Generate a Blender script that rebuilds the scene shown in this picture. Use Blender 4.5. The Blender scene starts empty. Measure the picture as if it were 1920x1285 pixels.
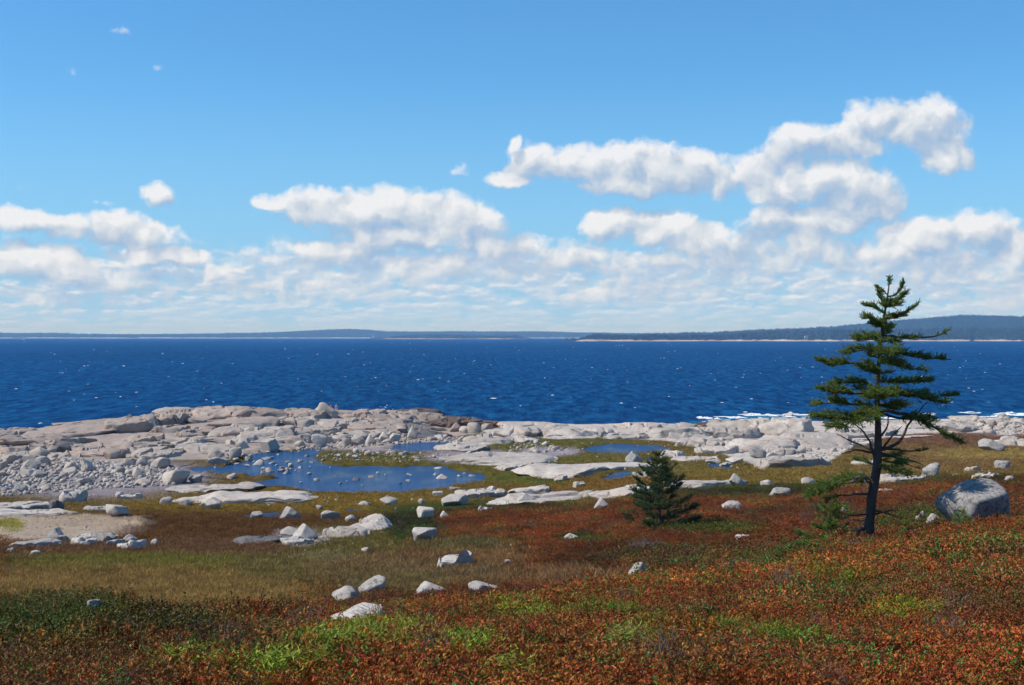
import bpy, bmesh, math, random
import numpy as np
from mathutils import Vector, Matrix, Euler

# ------------------------------------------------------------------ camera, sky, sun, exposure
sc = bpy.context.scene
COL = sc.collection
R = math.radians
F, HZ, EYE, CX = 2638.0, 630.0, 15.0, 960.0          # focal length in photo pixels, horizon row, eye height, centre column

cam = bpy.data.cameras.new('camera'); camo = bpy.data.objects.new('camera', cam); COL.objects.link(camo)
cam.sensor_width = 36; cam.lens = 36 * F / 1920; cam.shift_y = -12.5 / 1920
cam.clip_start = 0.1; cam.clip_end = 200000
camo.location = (0, 0, EYE); camo.rotation_euler = (R(90), 0, 0)
sc.camera = camo

SUN_AZ, SUN_EL = R(-96), R(46)                        # azimuth from +Y, clockwise positive: the sun stands to the left
sun_dir = Vector((math.sin(SUN_AZ) * math.cos(SUN_EL), math.cos(SUN_AZ) * math.cos(SUN_EL), math.sin(SUN_EL)))
sl = bpy.data.lights.new('sun', 'SUN'); sl.energy = 5.0; sl.angle = R(0.53); sl.color = (1.0, 0.93, 0.83)
so = bpy.data.objects.new('sun', sl); COL.objects.link(so); so.rotation_euler = sun_dir.to_track_quat('Z', 'Y').to_euler()

vs = sc.view_settings
vs.view_transform = 'Standard'; vs.look = 'None'; vs.exposure = 0.0; vs.gamma = 1.0; vs.use_curve_mapping = False
sc.render.engine = 'CYCLES'
cy = sc.cycles
cy.use_denoising = True
try: cy.denoiser = 'OPENIMAGEDENOISE'; cy.denoising_input_passes = 'RGB_ALBEDO_NORMAL'; cy.denoising_prefilter = 'ACCURATE'
except Exception: pass
cy.max_bounces = 5; cy.diffuse_bounces = 2; cy.glossy_bounces = 2; cy.transmission_bounces = 2; cy.volume_bounces = 0; cy.transparent_max_bounces = 6
cy.caustics_reflective = False; cy.caustics_refractive = False
cy.use_adaptive_sampling = True; cy.adaptive_threshold = 0.015
cy.sample_clamp_indirect = 6

# ------------------------------------------------------------------ node helper
class NT:
    def __init__(s, tree): s.t = tree; s.L = tree.links
    def put(s, sock, v):
        if isinstance(v, bpy.types.NodeSocket): s.L.new(v, sock)
        elif v is not None:
            try: sock.default_value = v
            except Exception: sock.default_value = (v, v, v)
    def n(s, typ, ins=None, **props):
        nd = s.t.nodes.new(typ)
        for k, v in props.items(): setattr(nd, k, v)
        for k, v in (ins or {}).items(): s.put(nd.inputs[k], v)
        return nd
    def m(s, op, a, b=None, c=None, clamp=False):
        nd = s.n('ShaderNodeMath', operation=op, use_clamp=clamp)
        for i, v in enumerate((a, b, c)): s.put(nd.inputs[i], v)
        return nd.outputs[0]
    def v(s, op, a, b=None, c=None):
        nd = s.n('ShaderNodeVectorMath', operation=op)
        for i, q in enumerate((a, b, c)):
            if q is not None: s.put(nd.inputs[i], q)
        return nd.outputs['Value'] if op in ('LENGTH', 'DISTANCE', 'DOT_PRODUCT') else nd.outputs[0]
    def mix(s, f, a, b, mode='MIX'):
        nd = s.n('ShaderNodeMix', data_type='RGBA', blend_type=mode)
        s.put(nd.inputs[0], f); s.put(nd.inputs[6], a if isinstance(a, bpy.types.NodeSocket) else (*a, 1)); s.put(nd.inputs[7], b if isinstance(b, bpy.types.NodeSocket) else (*b, 1))
        return nd.outputs[2]
    def noise(s, vec, scale, detail=4, rough=0.55, dist=0.0, out=0):
        return s.n('ShaderNodeTexNoise', {'Vector': vec, 'Scale': scale, 'Detail': detail, 'Roughness': rough, 'Distortion': dist}).outputs[out]
    def smooth(s, x, a, b, lo=0.0, hi=1.0):
        nd = s.n('ShaderNodeMapRange', interpolation_type='SMOOTHSTEP')
        for k, q in zip(('Value', 'From Min', 'From Max', 'To Min', 'To Max'), (x, a, b, lo, hi)): s.put(nd.inputs[k], q)
        return nd.outputs[0]
    def lin(s, x, a, b, lo=0.0, hi=1.0):
        nd = s.n('ShaderNodeMapRange')
        for k, q in zip(('Value', 'From Min', 'From Max', 'To Min', 'To Max'), (x, a, b, lo, hi)): s.put(nd.inputs[k], q)
        return nd.outputs[0]
    def ramp(s, fac, stops, interp='LINEAR'):
        nd = s.n('ShaderNodeValToRGB', {'Fac': fac}); cr = nd.color_ramp; cr.interpolation = interp
        while len(cr.elements) < len(stops): cr.elements.new(0.5)
        for e, (p, c) in zip(cr.elements, stops): e.position = p; e.color = (*c, 1)
        return nd.outputs[0]
    def comb(s, x, y, z): return s.n('ShaderNodeCombineXYZ', {0: x, 1: y, 2: z}).outputs[0]
    def sep(s, v): return s.n('ShaderNodeSeparateXYZ', {0: v}).outputs

# ------------------------------------------------------------------ world: clear sky with cumulus, by direction only
BLOBS = [(600,388,120,42,1),(700,398,130,52,1),(800,402,110,52,1),(880,425,80,56,1),(520,386,55,14,1),(760,442,170,36,1),(905,455,60,26,1),
 (1000,302,60,42,1),(958,334,45,20,1),(1090,307,100,40,1),(1200,308,120,52,1),(1290,322,90,46,1),(1190,350,120,26,1),(964,268,12,22,.7),
 (1420,322,55,42,1),(1495,262,60,38,1),(1580,268,90,38,1),(1640,228,66,48,1),(1735,238,95,62,1),(1770,290,60,45,1),(1480,355,100,46,1),
 (1600,362,90,52,1),(1640,374,55,46,1),(1450,405,65,30,1),(1550,412,110,36,1),(1150,422,65,40,1),(1240,428,90,46,1),(1315,446,75,40,1),
 (40,412,80,26,1),(150,428,66,30,1),(215,428,80,40,1),(275,442,75,30,1),(298,364,38,26,.85),(50,488,110,42,1),(125,508,75,36,1),(305,482,95,24,1),
 (1720,445,100,44,1),(1845,432,90,46,1),(1910,464,80,44,1),(865,323,40,20,.22),(222,56,40,30,.06),(138,138,32,38,.06),(288,122,54,18,.02),
 (50,350,54,18,.15),(190,378,34,14,.14),(400,512,40,22,.8),(640,470,150,24,.8),
 (620,490,170,36,.50),(820,505,260,40,.55),(1060,490,170,42,.55),(1330,500,230,44,.5),(1540,470,180,46,.55),(1760,500,230,50,.6),(260,530,260,36,.45),(1900,540,200,40,.5),(1350,335,70,36,.8),(1470,300,70,40,.8),(1560,325,80,40,.8),(1490,440,110,40,.7),(1390,470,120,40,.6),(1640,470,120,40,.65),(440,520,120,36,.4),(960,470,120,36,.6),(100,560,200,26,.4),(560,540,220,30,.42),(1200,545,260,30,.45)]

def build_world():
    w = bpy.data.worlds.new('World'); sc.world = w; w.use_nodes = True
    nt = w.node_tree; nt.nodes.clear(); g = NT(nt)
    try: w.cycles.sampling_method = 'MANUAL'; w.cycles.sample_map_resolution = 256
    except Exception: pass
    sky = g.n('ShaderNodeTexSky', sky_type='NISHITA')
    sky.sun_disc = False; sky.sun_elevation = SUN_EL; sky.sun_rotation = SUN_AZ
    sky.altitude = 0; sky.air_density = 1.0; sky.dust_density = 0.35; sky.ozone_density = 2.0
    skyc = g.v('MULTIPLY', sky.outputs[0], (0.056, 0.112, 0.153))
    # field of cumulus masses, as a node group used twice (density and light side)
    gr = bpy.data.node_groups.new('cumulus_field', 'ShaderNodeTree')
    gr.interface.new_socket('P', in_out='INPUT', socket_type='NodeSocketVector')
    gr.interface.new_socket('Field', in_out='OUTPUT', socket_type='NodeSocketFloat')
    q = NT(gr); gi = gr.nodes.new('NodeGroupInput'); go = gr.nodes.new('NodeGroupOutput'); acc = None
    for (px, py, rx, ry, a) in BLOBS:
        u0 = math.atan((px - CX) / F); v0 = (HZ - py) / F * math.cos(u0); ru, rv = rx / F, ry / F
        e = q.v('MULTIPLY_ADD', gi.outputs[0], (1 / ru, 1 / rv, 0), (-u0 / ru, -v0 / rv, 0)); d = q.v('DOT_PRODUCT', e, e)
        f = q.m('MULTIPLY_ADD', d, -a if a > 0.35 else -1.0, a)
        acc = f if acc is None else q.m('SMOOTH_MAX', acc, f, 0.22)
    q.L.new(acc, go.inputs[0])
    D = g.n('ShaderNodeTexCoord').outputs['Generated']
    x, y, z = g.sep(D)
    u = g.m('ARCTAN2', x, y); r = g.m('SQRT', g.m('ADD', g.m('MULTIPLY', x, x), g.m('MULTIPLY', y, y)))
    v = g.m('DIVIDE', z, g.m('MAXIMUM', r, 0.02))
    p = g.comb(u, v, 0.0)
    def n2(vec, scale, detail, rough, dist=0.0, out=0):
        return g.n('ShaderNodeTexNoise', {'Vector': vec, 'Scale': scale, 'Detail': detail, 'Roughness': rough, 'Distortion': dist}, noise_dimensions='2D').outputs[out]
    def vor(P, s): return g.n('ShaderNodeTexVoronoi', {'Vector': P, 'Scale': s}, feature='F1', voronoi_dimensions='2D').outputs[0]
    w1 = g.v('SUBTRACT', n2(p, 24, 2, 0.5, out=1), (0.5, 0.5, 0.5))
    w2 = g.v('SUBTRACT', n2(p, 120, 3, 0.6, out=1), (0.5, 0.5, 0.5))
    pw = g.v('ADD', p, g.v('ADD', g.v('MULTIPLY', w1, (0.018, 0.011, 0)), g.v('MULTIPLY', w2, (0.0045, 0.004, 0))))
    def grp(P):
        nd = g.n('ShaderNodeGroup', node_tree=gr); g.put(nd.inputs[0], P); return nd.outputs[0]
    B0 = grp(pw); B1 = grp(g.v('ADD', pw, (-0.0050, 0.0105, 0)))
    def puff(P):      # cauliflower relief
        return g.m('ADD', g.m('MULTIPLY', n2(P, 60, 6, 0.60), 0.85), g.m('ADD', g.m('MULTIPLY', vor(P, 58.0), -0.40), g.m('MULTIPLY', vor(P, 130.0), -0.26)))
    def soft(P): return g.m('ADD', n2(P, 30, 4, 0.5), g.m('MULTIPLY', vor(P, 40.0), -0.30))
    f0 = puff(pw)
    s0 = soft(pw); s1 = soft(g.v('ADD', pw, (-0.0045, 0.0075, 0)))
    h0 = n2(p, 170, 5, 0.66)
    cum = g.m('ADD', B0, g.m('MULTIPLY', g.m('SUBTRACT', f0, 0.12), 1.05))
    wisp = g.m('ADD', cum, g.m('MULTIPLY', g.m('SUBTRACT', h0, 0.5), 0.34))
    dens = g.smooth(wisp, -0.03, 0.66)
    # scattered fair-weather cloud toward the horizon, all round
    lv = g.m('LOGARITHM', g.m('ADD', g.m('MAXIMUM', v, 0.0), 0.022), 2.718)
    ql = g.comb(g.m('MULTIPLY', u, 34.0), g.m('MULTIPLY', lv, 4.6), 0.0)
    qw = g.v('ADD', ql, g.v('MULTIPLY', g.v('SUBTRACT', n2(ql, 2.6, 3, 0.6, out=1), (0.5, 0.5, 0.5)), (0.30, 0.24, 0)))
    def lowf(P): return g.m('ADD', g.m('ADD', g.m('MULTIPLY', n2(P, 0.45, 2, 0.5), 0.45), g.m('MULTIPLY', n2(P, 1.2, 6, 0.60), 0.72)), g.m('MULTIPLY', vor(P, 1.7), -0.26))
    l0 = lowf(qw); l1 = lowf(g.v('ADD', qw, (-0.05, 0.17, 0)))
    env = g.smooth(v, 0.080, 0.050)
    thr = g.m('SUBTRACT', 0.62, g.m('MULTIPLY', env, 0.36))
    low = g.m('MULTIPLY', g.smooth(l0, thr, g.m('ADD', thr, 0.26)), g.m('MULTIPLY', env, 0.92))
    # brightness: sunlit crowns, blue-grey undersides
    lit = g.m('MULTIPLY_ADD', g.m('SUBTRACT', B0, B1), 0.62, 0.42)
    lit = g.m('ADD', lit, g.m('MULTIPLY', g.m('SUBTRACT', s0, s1), 1.35))
    lit = g.m('MULTIPLY_ADD', g.m('SUBTRACT', f0, 0.12), 0.55, lit, clamp=True)
    cc = g.ramp(lit, [(0.0, (0.33, 0.49, 0.71)), (0.30, (0.48, 0.58, 0.72)), (0.58, (0.68, 0.73, 0.79)), (0.92, (0.90, 0.905, 0.92))])
    lit2 = g.m('MULTIPLY_ADD', g.m('SUBTRACT', l0, l1), 2.6, 0.50, clamp=True)
    lc = g.ramp(lit2, [(0.0, (0.38, 0.57, 0.80)), (0.5, (0.55, 0.68, 0.83)), (1.0, (0.92, 0.92, 0.93))])
    skyc = g.mix(g.m('MULTIPLY', g.smooth(v, 0.20, 0.01), 0.66), skyc, (0.315, 0.575, 0.92))
    lc = g.mix(g.smooth(v, 0.040, 0.0, 0.0, 0.8), lc, (0.48, 0.69, 0.92))
    skyc = g.mix(g.smooth(v, 0.035, 0.0, 0.0, 0.8), skyc, (0.45, 0.68, 0.94))
    out = g.mix(low, skyc, lc)
    out = g.mix(g.m('MULTIPLY', dens, g.smooth(v, 0.03, 0.06, 0.66, 0.95)), out, cc)
    bg = g.n('ShaderNodeBackground', {'Color': out, 'Strength': 1.0})
    g.L.new(bg.outputs[0], g.n('ShaderNodeOutputWorld').inputs[0])
build_world()

# ------------------------------------------------------------------ small numeric helpers
rng = np.random.default_rng(7); random.seed(7)
def _h(ix, iy, iz, seed):
    h = (ix.astype(np.int64) * 374761393 + iy.astype(np.int64) * 668265263 + iz.astype(np.int64) * 2147483647 + seed * 974634777) & 0xFFFFFFFF
    h = ((h ^ (h >> 13)) * 1274126177) & 0xFFFFFFFF
    h = ((h ^ (h >> 16)) * 2246822519) & 0xFFFFFFFF
    return ((h ^ (h >> 15)) & 0xFFFFFF) / float(0x7FFFFF) - 1.0
def vnoise(x, y, z=None, seed=0):
    x = np.asarray(x, float); y = np.asarray(y, float)
    two = z is None
    if two: z = np.zeros_like(x)
    ix, iy, iz = np.floor(x).astype(np.int64), np.floor(y).astype(np.int64), np.floor(z).astype(np.int64)
    fx, fy, fz = x - ix, y - iy, z - iz
    s = lambda t: t * t * t * (t * (t * 6 - 15) + 10)
    fx, fy, fz = s(fx), s(fy), s(fz)
    def lay(k):
        a = _h(ix, iy, iz + k, seed); b = _h(ix + 1, iy, iz + k, seed); c = _h(ix, iy + 1, iz + k, seed); d = _h(ix + 1, iy + 1, iz + k, seed)
        return (a * (1 - fx) + b * fx) * (1 - fy) + (c * (1 - fx) + d * fx) * fy
    return lay(0) if two else lay(0) * (1 - fz) + lay(1) * fz
def fbm(x, y, z=None, oct=4, seed=0, gain=0.5):
    t = 0; a = 1; n = 0; x = np.asarray(x, float); y = np.asarray(y, float); z = None if z is None else np.asarray(z, float)
    for i in range(oct):
        t = t + a * vnoise(x, y, z, seed + i * 17); n += a; a *= gain; x = x * 2.03 + 5.2; y = y * 2.03 + 1.3; z = None if z is None else z * 2.03 + 2.7
    return t / n
def sstep(a, b, x):
    t = np.clip((np.asarray(x, float) - a) / (b - a), 0, 1); return t * t * (3 - 2 * t)
def poly_sdf(px, py, poly, ys=1.0):
    """signed distance to a polygon, negative inside; ys stretches the rows"""
    P = np.array(poly, float); P = P * [1, ys]; x = np.asarray(px, float); y = np.asarray(py, float) * ys
    d = np.full(x.shape, 1e18); ins = np.zeros(x.shape, bool); n = len(P)
    for i in range(n):
        a, b = P[i], P[(i + 1) % n]; e = b - a
        t = np.clip(((x - a[0]) * e[0] + (y - a[1]) * e[1]) / max(e @ e, 1e-9), 0, 1)
        d = np.minimum(d, (x - a[0] - t * e[0]) ** 2 + (y - a[1] - t * e[1]) ** 2)
        c = ((a[1] > y) != (b[1] > y)) & (x < e[0] * (y - a[1]) / (e[1] if abs(e[1]) > 1e-9 else 1e-9) + a[0])
        ins ^= c
    return np.where(ins, -np.sqrt(d), np.sqrt(d))

# ------------------------------------------------------------------ terrain heights
DL = np.array([4, 7, 10, 14, 19, 26, 34, 44, 56, 72, 92, 115, 140, 170, 205, 232], float)
ROWS = {-500: [1690,1300,1245,1232,1215,1195,1168,1130,1086,1042, 990, 945, 900, 862, 832, 815],
        0:    [1690,1300,1238,1222,1208,1184,1160,1130,1086,1040, 985, 940, 897, 857, 824, 807],
        300:  [1690,1295,1225,1205,1188,1172,1157,1128,1083,1038, 983, 938, 893, 850, 806, 777],
        600:  [1690,1290,1215,1190,1175,1162,1148,1120,1076,1028, 978, 936, 888, 846, 805, 770],
        960:  [1690,1285,1205,1165,1142,1122,1102,1078,1048,1004, 960, 926, 886, 846, 815, 796],
        1280: [1690,1285,1195,1150,1115,1085,1056,1022, 986, 951, 925, 900, 872, 845, 815, 794],
        1600: [1690,1285,1180,1120,1070,1034,1010, 985, 962, 938, 913, 890, 866, 842, 815, 791],
        1920: [1690,1285,1160,1080,1022, 990, 972, 955, 936, 912, 892, 873, 854, 832, 808, 788],
        2500: [1690,1285,1140,1050, 990, 962, 948, 935, 920, 900, 882, 866, 850, 830, 808, 790]}
CU = np.array(sorted(ROWS), float)
ZT = np.array([[EYE - (p - HZ) / F * d for p, d in zip(ROWS[int(c)], DL)] for c in CU])
DX = np.concatenate([[0.5], DL, [246, 256, 275, 330, 400]])
ZT = np.concatenate([ZT[:, :1] + 0.25, ZT, np.minimum(ZT[:, -1:] - 0.75, 0.35), np.full((len(CU), 1), -1.2), np.full((len(CU), 1), -4.0), np.full((len(CU), 1), -9.0), np.full((len(CU), 1), -12.0)], 1)
def pchip_slopes(x, y):
    h = np.diff(x); dl = np.diff(y, axis=-1) / h; m = np.zeros_like(y)
    w1 = 2 * h[1:] + h[:-1]; w2 = h[1:] + 2 * h[:-1]
    with np.errstate(divide='ignore', invalid='ignore'):
        mm = (w1 + w2) / (w1 / dl[..., :-1] + w2 / dl[..., 1:])
    m[..., 1:-1] = np.where(dl[..., :-1] * dl[..., 1:] > 0, mm, 0)
    m[..., 0] = dl[..., 0]; m[..., -1] = dl[..., -1]; return m
ZM = pchip_slopes(DX, ZT)
def base_z(x, y):
    x = np.asarray(x, float); y = np.asarray(y, float)
    d = np.clip(y, 0.5, 399.9); u = np.clip(CX + F * x / np.maximum(d, 3.0), CU[0], CU[-1] - 1e-3)
    j = np.clip(np.searchsorted(DX, d, side='right') - 1, 0, len(DX) - 2); h = DX[j + 1] - DX[j]; t = (d - DX[j]) / h
    h00 = 2 * t ** 3 - 3 * t ** 2 + 1; h10 = t ** 3 - 2 * t ** 2 + t; h01 = -2 * t ** 3 + 3 * t ** 2; h11 = t ** 3 - t ** 2
    k = np.clip(np.searchsorted(CU, u, side='right') - 1, 0, len(CU) - 2); s = (u - CU[k]) / (CU[k + 1] - CU[k]); s = s * s * (3 - 2 * s) * 0.55 + s * 0.45
    ev = lambda kk: h00 * ZT[kk, j] + h10 * h * ZM[kk, j] + h01 * ZT[kk, j + 1] + h11 * h * ZM[kk, j + 1]
    return ev(k) * (1 - s) + ev(k + 1) * s
def pix(x, y, z): return CX + F * x / y, HZ + F * (EYE - z) / y

PONDS = [ # outline in photo pixels of each still pool, water level
 ([(352,884),(385,876),(420,876),(470,862),(450,853),(500,848),(560,844),(600,842),(610,850),(585,858),(600,868),(640,874),(700,876),(760,878),(800,874),(838,876),(870,884),(912,890),(918,902),(880,910),(830,918),(760,922),(690,925),(600,926),(560,918),(480,912),(478,902),(520,896),(440,892),(400,888)], 1.62),
 ([(730,842),(745,834),(790,829),(850,830),(900,832),(880,838),(830,844),(790,848),(750,848)], 1.66),
 ([(1082,845),(1110,837),(1160,832),(1230,836),(1262,840),(1245,845),(1210,850),(1170,853),(1120,850)], 1.60),
 ([(455,968),(480,963),(528,962),(532,972),(490,974),(460,973)], 2.95),
 ([(1132,897),(1150,888),(1185,884),(1180,890),(1168,897),(1140,901)], 2.45),
 ([(1005,897),(1018,891),(1038,894),(1034,899),(1012,900)], 2.1),
 ([(1312,872),(1340,870),(1372,876),(1368,882),(1340,878)], 2.55),
 ([(1200,866),(1215,858),(1236,860),(1228,868)], 1.9),
 ([(356,940),(375,937),(402,938),(396,944),(365,945)], 2.0),
 ([(0,912),(18,909),(34,913),(14,917)], 1.25),
 ([(268,980),(292,978),(300,981),(280,984)], 3.3),
 ([(180,1073),(200,1071),(205,1076),(186,1078)], 5.15),
 ([(648,956),(676,955),(680,959),(655,960)], 2.75)]
for _i, (_p, _L) in enumerate(PONDS):          # still water stands at the height of the ground around it
    _c = np.array(_p, float).mean(0); _d = np.geomspace(20, 260, 4000); _k = np.nonzero(EYE - (_c[1] - HZ) / F * _d <= base_z((_c[0] - CX) / F * _d, _d))[0]
    PONDS[_i] = (_p, float(EYE - (_c[1] - HZ) / F * _d[_k[0]]))
def pond_blend(x, y, z):
    for poly, L in PONDS:
        P = np.array(poly, float); d0, d1 = F * (EYE - L) / (P[:, 1].max() - HZ + 25), F * (EYE - L) / max(P[:, 1].min() - HZ - 20, 60)
        s = (y > d0) & (y < d1) & (np.abs(x / np.maximum(y, 1) * F + CX - P[:, 0].mean()) < np.ptp(P[:, 0]) / 2 + 70)
        if not s.any(): continue
        xs, ys = x[s], y[s]
        ppx = CX + F * xs / ys + 9 * fbm(xs * 0.7, ys * 0.25, oct=3, seed=3); ppy = HZ + F * (EYE - L) / ys + 1.6 * fbm(xs * 0.5, ys * 0.2, oct=3, seed=9)
        sd = poly_sdf(ppx, ppy, poly, 3.2)
        w = sstep(42, 6, sd)
        z[s] = z[s] * (1 - w) + (L + np.clip(sd * 0.022, -0.32, 0.22) + 0.40 * fbm(xs * 0.8, ys * 0.30, oct=4, seed=13) * sstep(-80, -8, sd) * (len(poly) > 12)) * w
    return z
RIDGE = [(-700,830),(-300,815),(0,800),(120,788),(200,774),(300,764),(400,754),(600,758),(800,762),(950,788),(930,806),(880,815),(780,826),(720,832),(640,838),(560,842),(480,850),(400,862),(300,862),(230,864),(0,866),(-300,870),(-700,880)]
SHORE = [(935,788),(1180,780),(1330,784),(1450,770),(1600,776),(1920,774),(2500,772),(2500,815),(1900,812),(1760,812),(1680,815),(1600,836),(1548,872),(1430,877),(1350,850),(1255,828),(1130,820),(1030,818),(960,826),(880,840),(850,834),(900,815)]
def masks(x, y, z):
    px, py = pix(x, np.maximum(y, 3), z)
    jx = 10 * fbm(x * 0.35, y * 0.12, oct=3, seed=21); jy = 2.2 * fbm(x * 0.4, y * 0.15, oct=3, seed=23)
    return px, py, px + jx, py + jy
def gz(x, y, fine=True):
    """height of the bare ground"""
    x = np.atleast_1d(np.asarray(x, float)).copy(); y = np.atleast_1d(np.asarray(y, float)).copy()
    z = base_z(x, y)
    px, py, jx, jy = masks(x, y, z)
    rk = np.maximum(sstep(8, -8, poly_sdf(jx, jy, RIDGE, 2)), sstep(8, -8, poly_sdf(jx, jy, SHORE, 2)))
    near = sstep(60, 12, y)
    z = z + fbm(x * 0.16, y * 0.11, oct=3, seed=31) * (0.16 + 0.12 * near) * sstep(4, 12, y) * (1 - rk)
    if fine: z = z + fbm(x * 0.9, y * 0.8, oct=3, seed=33) * (0.05 + 0.03 * near) * (1 - rk)
    # bedrock: sheeted, stepped surface
    n = fbm(x * 0.10 + 3, y * 0.16, oct=3, seed=37); st = n * 6; fl = np.floor(st); fr = st - fl
    ter = (fl + sstep(0.72, 0.95, fr)) / 6
    z = z + rk * (ter * 0.55 + fbm(x * 0.5, y * 0.5, oct=3, seed=41) * 0.08 - 0.12) * sstep(262, 225, y)
    z = z - 0.16 * sstep(26, 31, y) * sstep(48, 37, y) * sstep(1560, 1400, px) * sstep(420, 620, px)      # hollow behind the near crest
    return pond_blend(x, y, z)
_dm = np.concatenate([np.geomspace(3.5, 90, 380), np.linspace(90.3, 262, 620)]); _um = np.arange(-320, 2241, 10.0)
_tz = gz(np.outer((_um - CX) / F, _dm).ravel(), np.tile(_dm, len(_um)), False).reshape(len(_um), -1)
def hit(px, py):
    """distance along the view ray at which the ground is met"""
    k = min(max((px - _um[0]) / 10.0, 0), len(_um) - 1.001); i = int(k); z = _tz[i] * (1 - k + i) + _tz[i + 1] * (k - i)
    j = np.nonzero(EYE - (py - HZ) / F * _dm <= z)[0]
    return float(_dm[j[0] if len(j) else len(_dm) - 1])

# ------------------------------------------------------------------ materials
def mat(name):
    m = bpy.data.materials.new(name); m.use_nodes = True; m.node_tree.nodes.clear(); g = NT(m.node_tree)
    b = g.n('ShaderNodeBsdfPrincipled'); o = g.n('ShaderNodeOutputMaterial'); g.L.new(b.outputs[0], o.inputs[0])
    return m, g, b
def granite(name, base, pink=0.0, lichen=0.3, dark=(0.06, 0.06, 0.062), scale=1.0, rough=0.85, spread=0.16, crack=1.0):
    m, g, b = mat(name)
    P = g.n('ShaderNodeNewGeometry').outputs['Position']; rnd = g.n('ShaderNodeObjectInfo').outputs['Random']
    P = g.v('ADD', P, g.v('MULTIPLY', g.comb(rnd, rnd, rnd), (37, 11, 23)))
    n1 = g.noise(P, 0.9 * scale, 5, 0.6); n2 = g.noise(P, 7 * scale, 6, 0.65); n3 = g.noise(P, 60 * scale, 3, 0.7); n4 = g.noise(P, 2.6 * scale, 7, 0.72, 0.4)
    c = g.mix(g.smooth(n1, 0.3, 0.7), base, tuple(q * w for q, w in zip(base, (0.86, 0.80, 0.76))))
    c = g.mix(g.m('MULTIPLY', g.smooth(g.noise(P, 0.5 * scale, 4, 0.6), 0.45, 0.7), pink), c, (0.44, 0.31, 0.24))
    c = g.mix(g.m('MULTIPLY', g.smooth(n2, 0.42, 0.75), 0.35), c, tuple(q * 0.62 for q in base))
    c = g.mix(g.m('MULTIPLY', g.smooth(n4, 0.60 - 0.22 * lichen, 0.74 - 0.2 * lichen), min(0.9, 0.35 + lichen * 0.6)), c, dark)
    c = g.mix(g.m('MULTIPLY', g.smooth(n3, 0.4, 0.8), 0.4), c, tuple(q * 0.5 for q in base))
    c = g.v('MULTIPLY', c, g.comb(*[g.m('MULTIPLY_ADD', rnd, spread * 2 * k, 1 - spread) for k in (1, 0.97, 0.92)]))
    cr = g.n('ShaderNodeTexVoronoi', {'Vector': g.v('MULTIPLY', g.v('ADD', P, g.v('MULTIPLY', g.noise(P, 1.2, 3, out=1), (0.7, 0.7, 0.3))), (0.35 * scale, 0.35 * scale, 0.9 * scale)), 'Scale': 1.0}, feature='DISTANCE_TO_EDGE').outputs[0]
    crk = g.smooth(g.m('ADD', cr, g.smooth(n1, 0.36, 0.58, 0.06, 0.0)), 0.0, 0.030) if crack else 1.0
    h = g.m('ADD', g.m('MULTIPLY', n2, 0.6), g.m('ADD', g.m('MULTIPLY', n3, 0.12), g.m('MULTIPLY', crk, 0.45)))
    h = g.m('ADD', h, g.m('MULTIPLY', n4, 0.5))
    c = g.mix(g.m('MULTIPLY', g.m('SUBTRACT', 1.0, crk), 0.6), c, tuple(q * 0.3 for q in base))
    bp = g.n('ShaderNodeBump', {'Height': h, 'Distance': 0.06 / scale, 'Strength': 0.9})
    g.put(b.inputs['Base Color'], c); b.inputs['Roughness'].default_value = rough; g.L.new(bp.outputs[0], b.inputs['Normal'])
    b.inputs['Specular IOR Level'].default_value = 0.1
    return m
M = {}
M['p'] = granite('granite_pale', (0.46, 0.42, 0.37), 0.35, 0.25, dark=(0.13, 0.125, 0.12), crack=0)
M['g'] = granite('granite_lichen', (0.40, 0.38, 0.35), 0.05, 0.55, scale=2.0, crack=0)
M['G'] = granite('granite_mottled', (0.40, 0.39, 0.37), 0.05, 0.66, scale=4.5, dark=(0.075, 0.073, 0.072), crack=0)
M['k'] = granite('granite_pink', (0.345, 0.295, 0.255), 0.75, 0.25, dark=(0.11, 0.10, 0.09), scale=0.7)
M['w'] = granite('granite_white', (0.51, 0.465, 0.415), 0.5, 0.42, dark=(0.19, 0.175, 0.16), scale=0.8)
M['q'] = granite('granite_warm_grey', (0.40, 0.36, 0.315), 0.5, 0.28, dark=(0.13, 0.12, 0.11), scale=0.8)
M['W'] = granite('granite_near_white', (0.50, 0.465, 0.42), 0.25, 0.50, scale=2.4, dark=(0.17, 0.165, 0.155), crack=0)
M['P'] = granite('granite_near_grey', (0.43, 0.405, 0.37), 0.2, 0.52, scale=2.4, dark=(0.12, 0.118, 0.112), crack=0)
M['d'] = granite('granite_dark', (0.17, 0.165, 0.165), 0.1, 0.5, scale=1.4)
M['t'] = granite('tidal_rock', (0.15, 0.105, 0.075), 0.2, 0.5, dark=(0.045, 0.032, 0.024), rough=0.6)
M['o'] = granite('seaweed_rock', (0.17, 0.075, 0.022), 0.0, 0.5, dark=(0.05, 0.035, 0.02), rough=0.55, scale=2)

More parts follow.
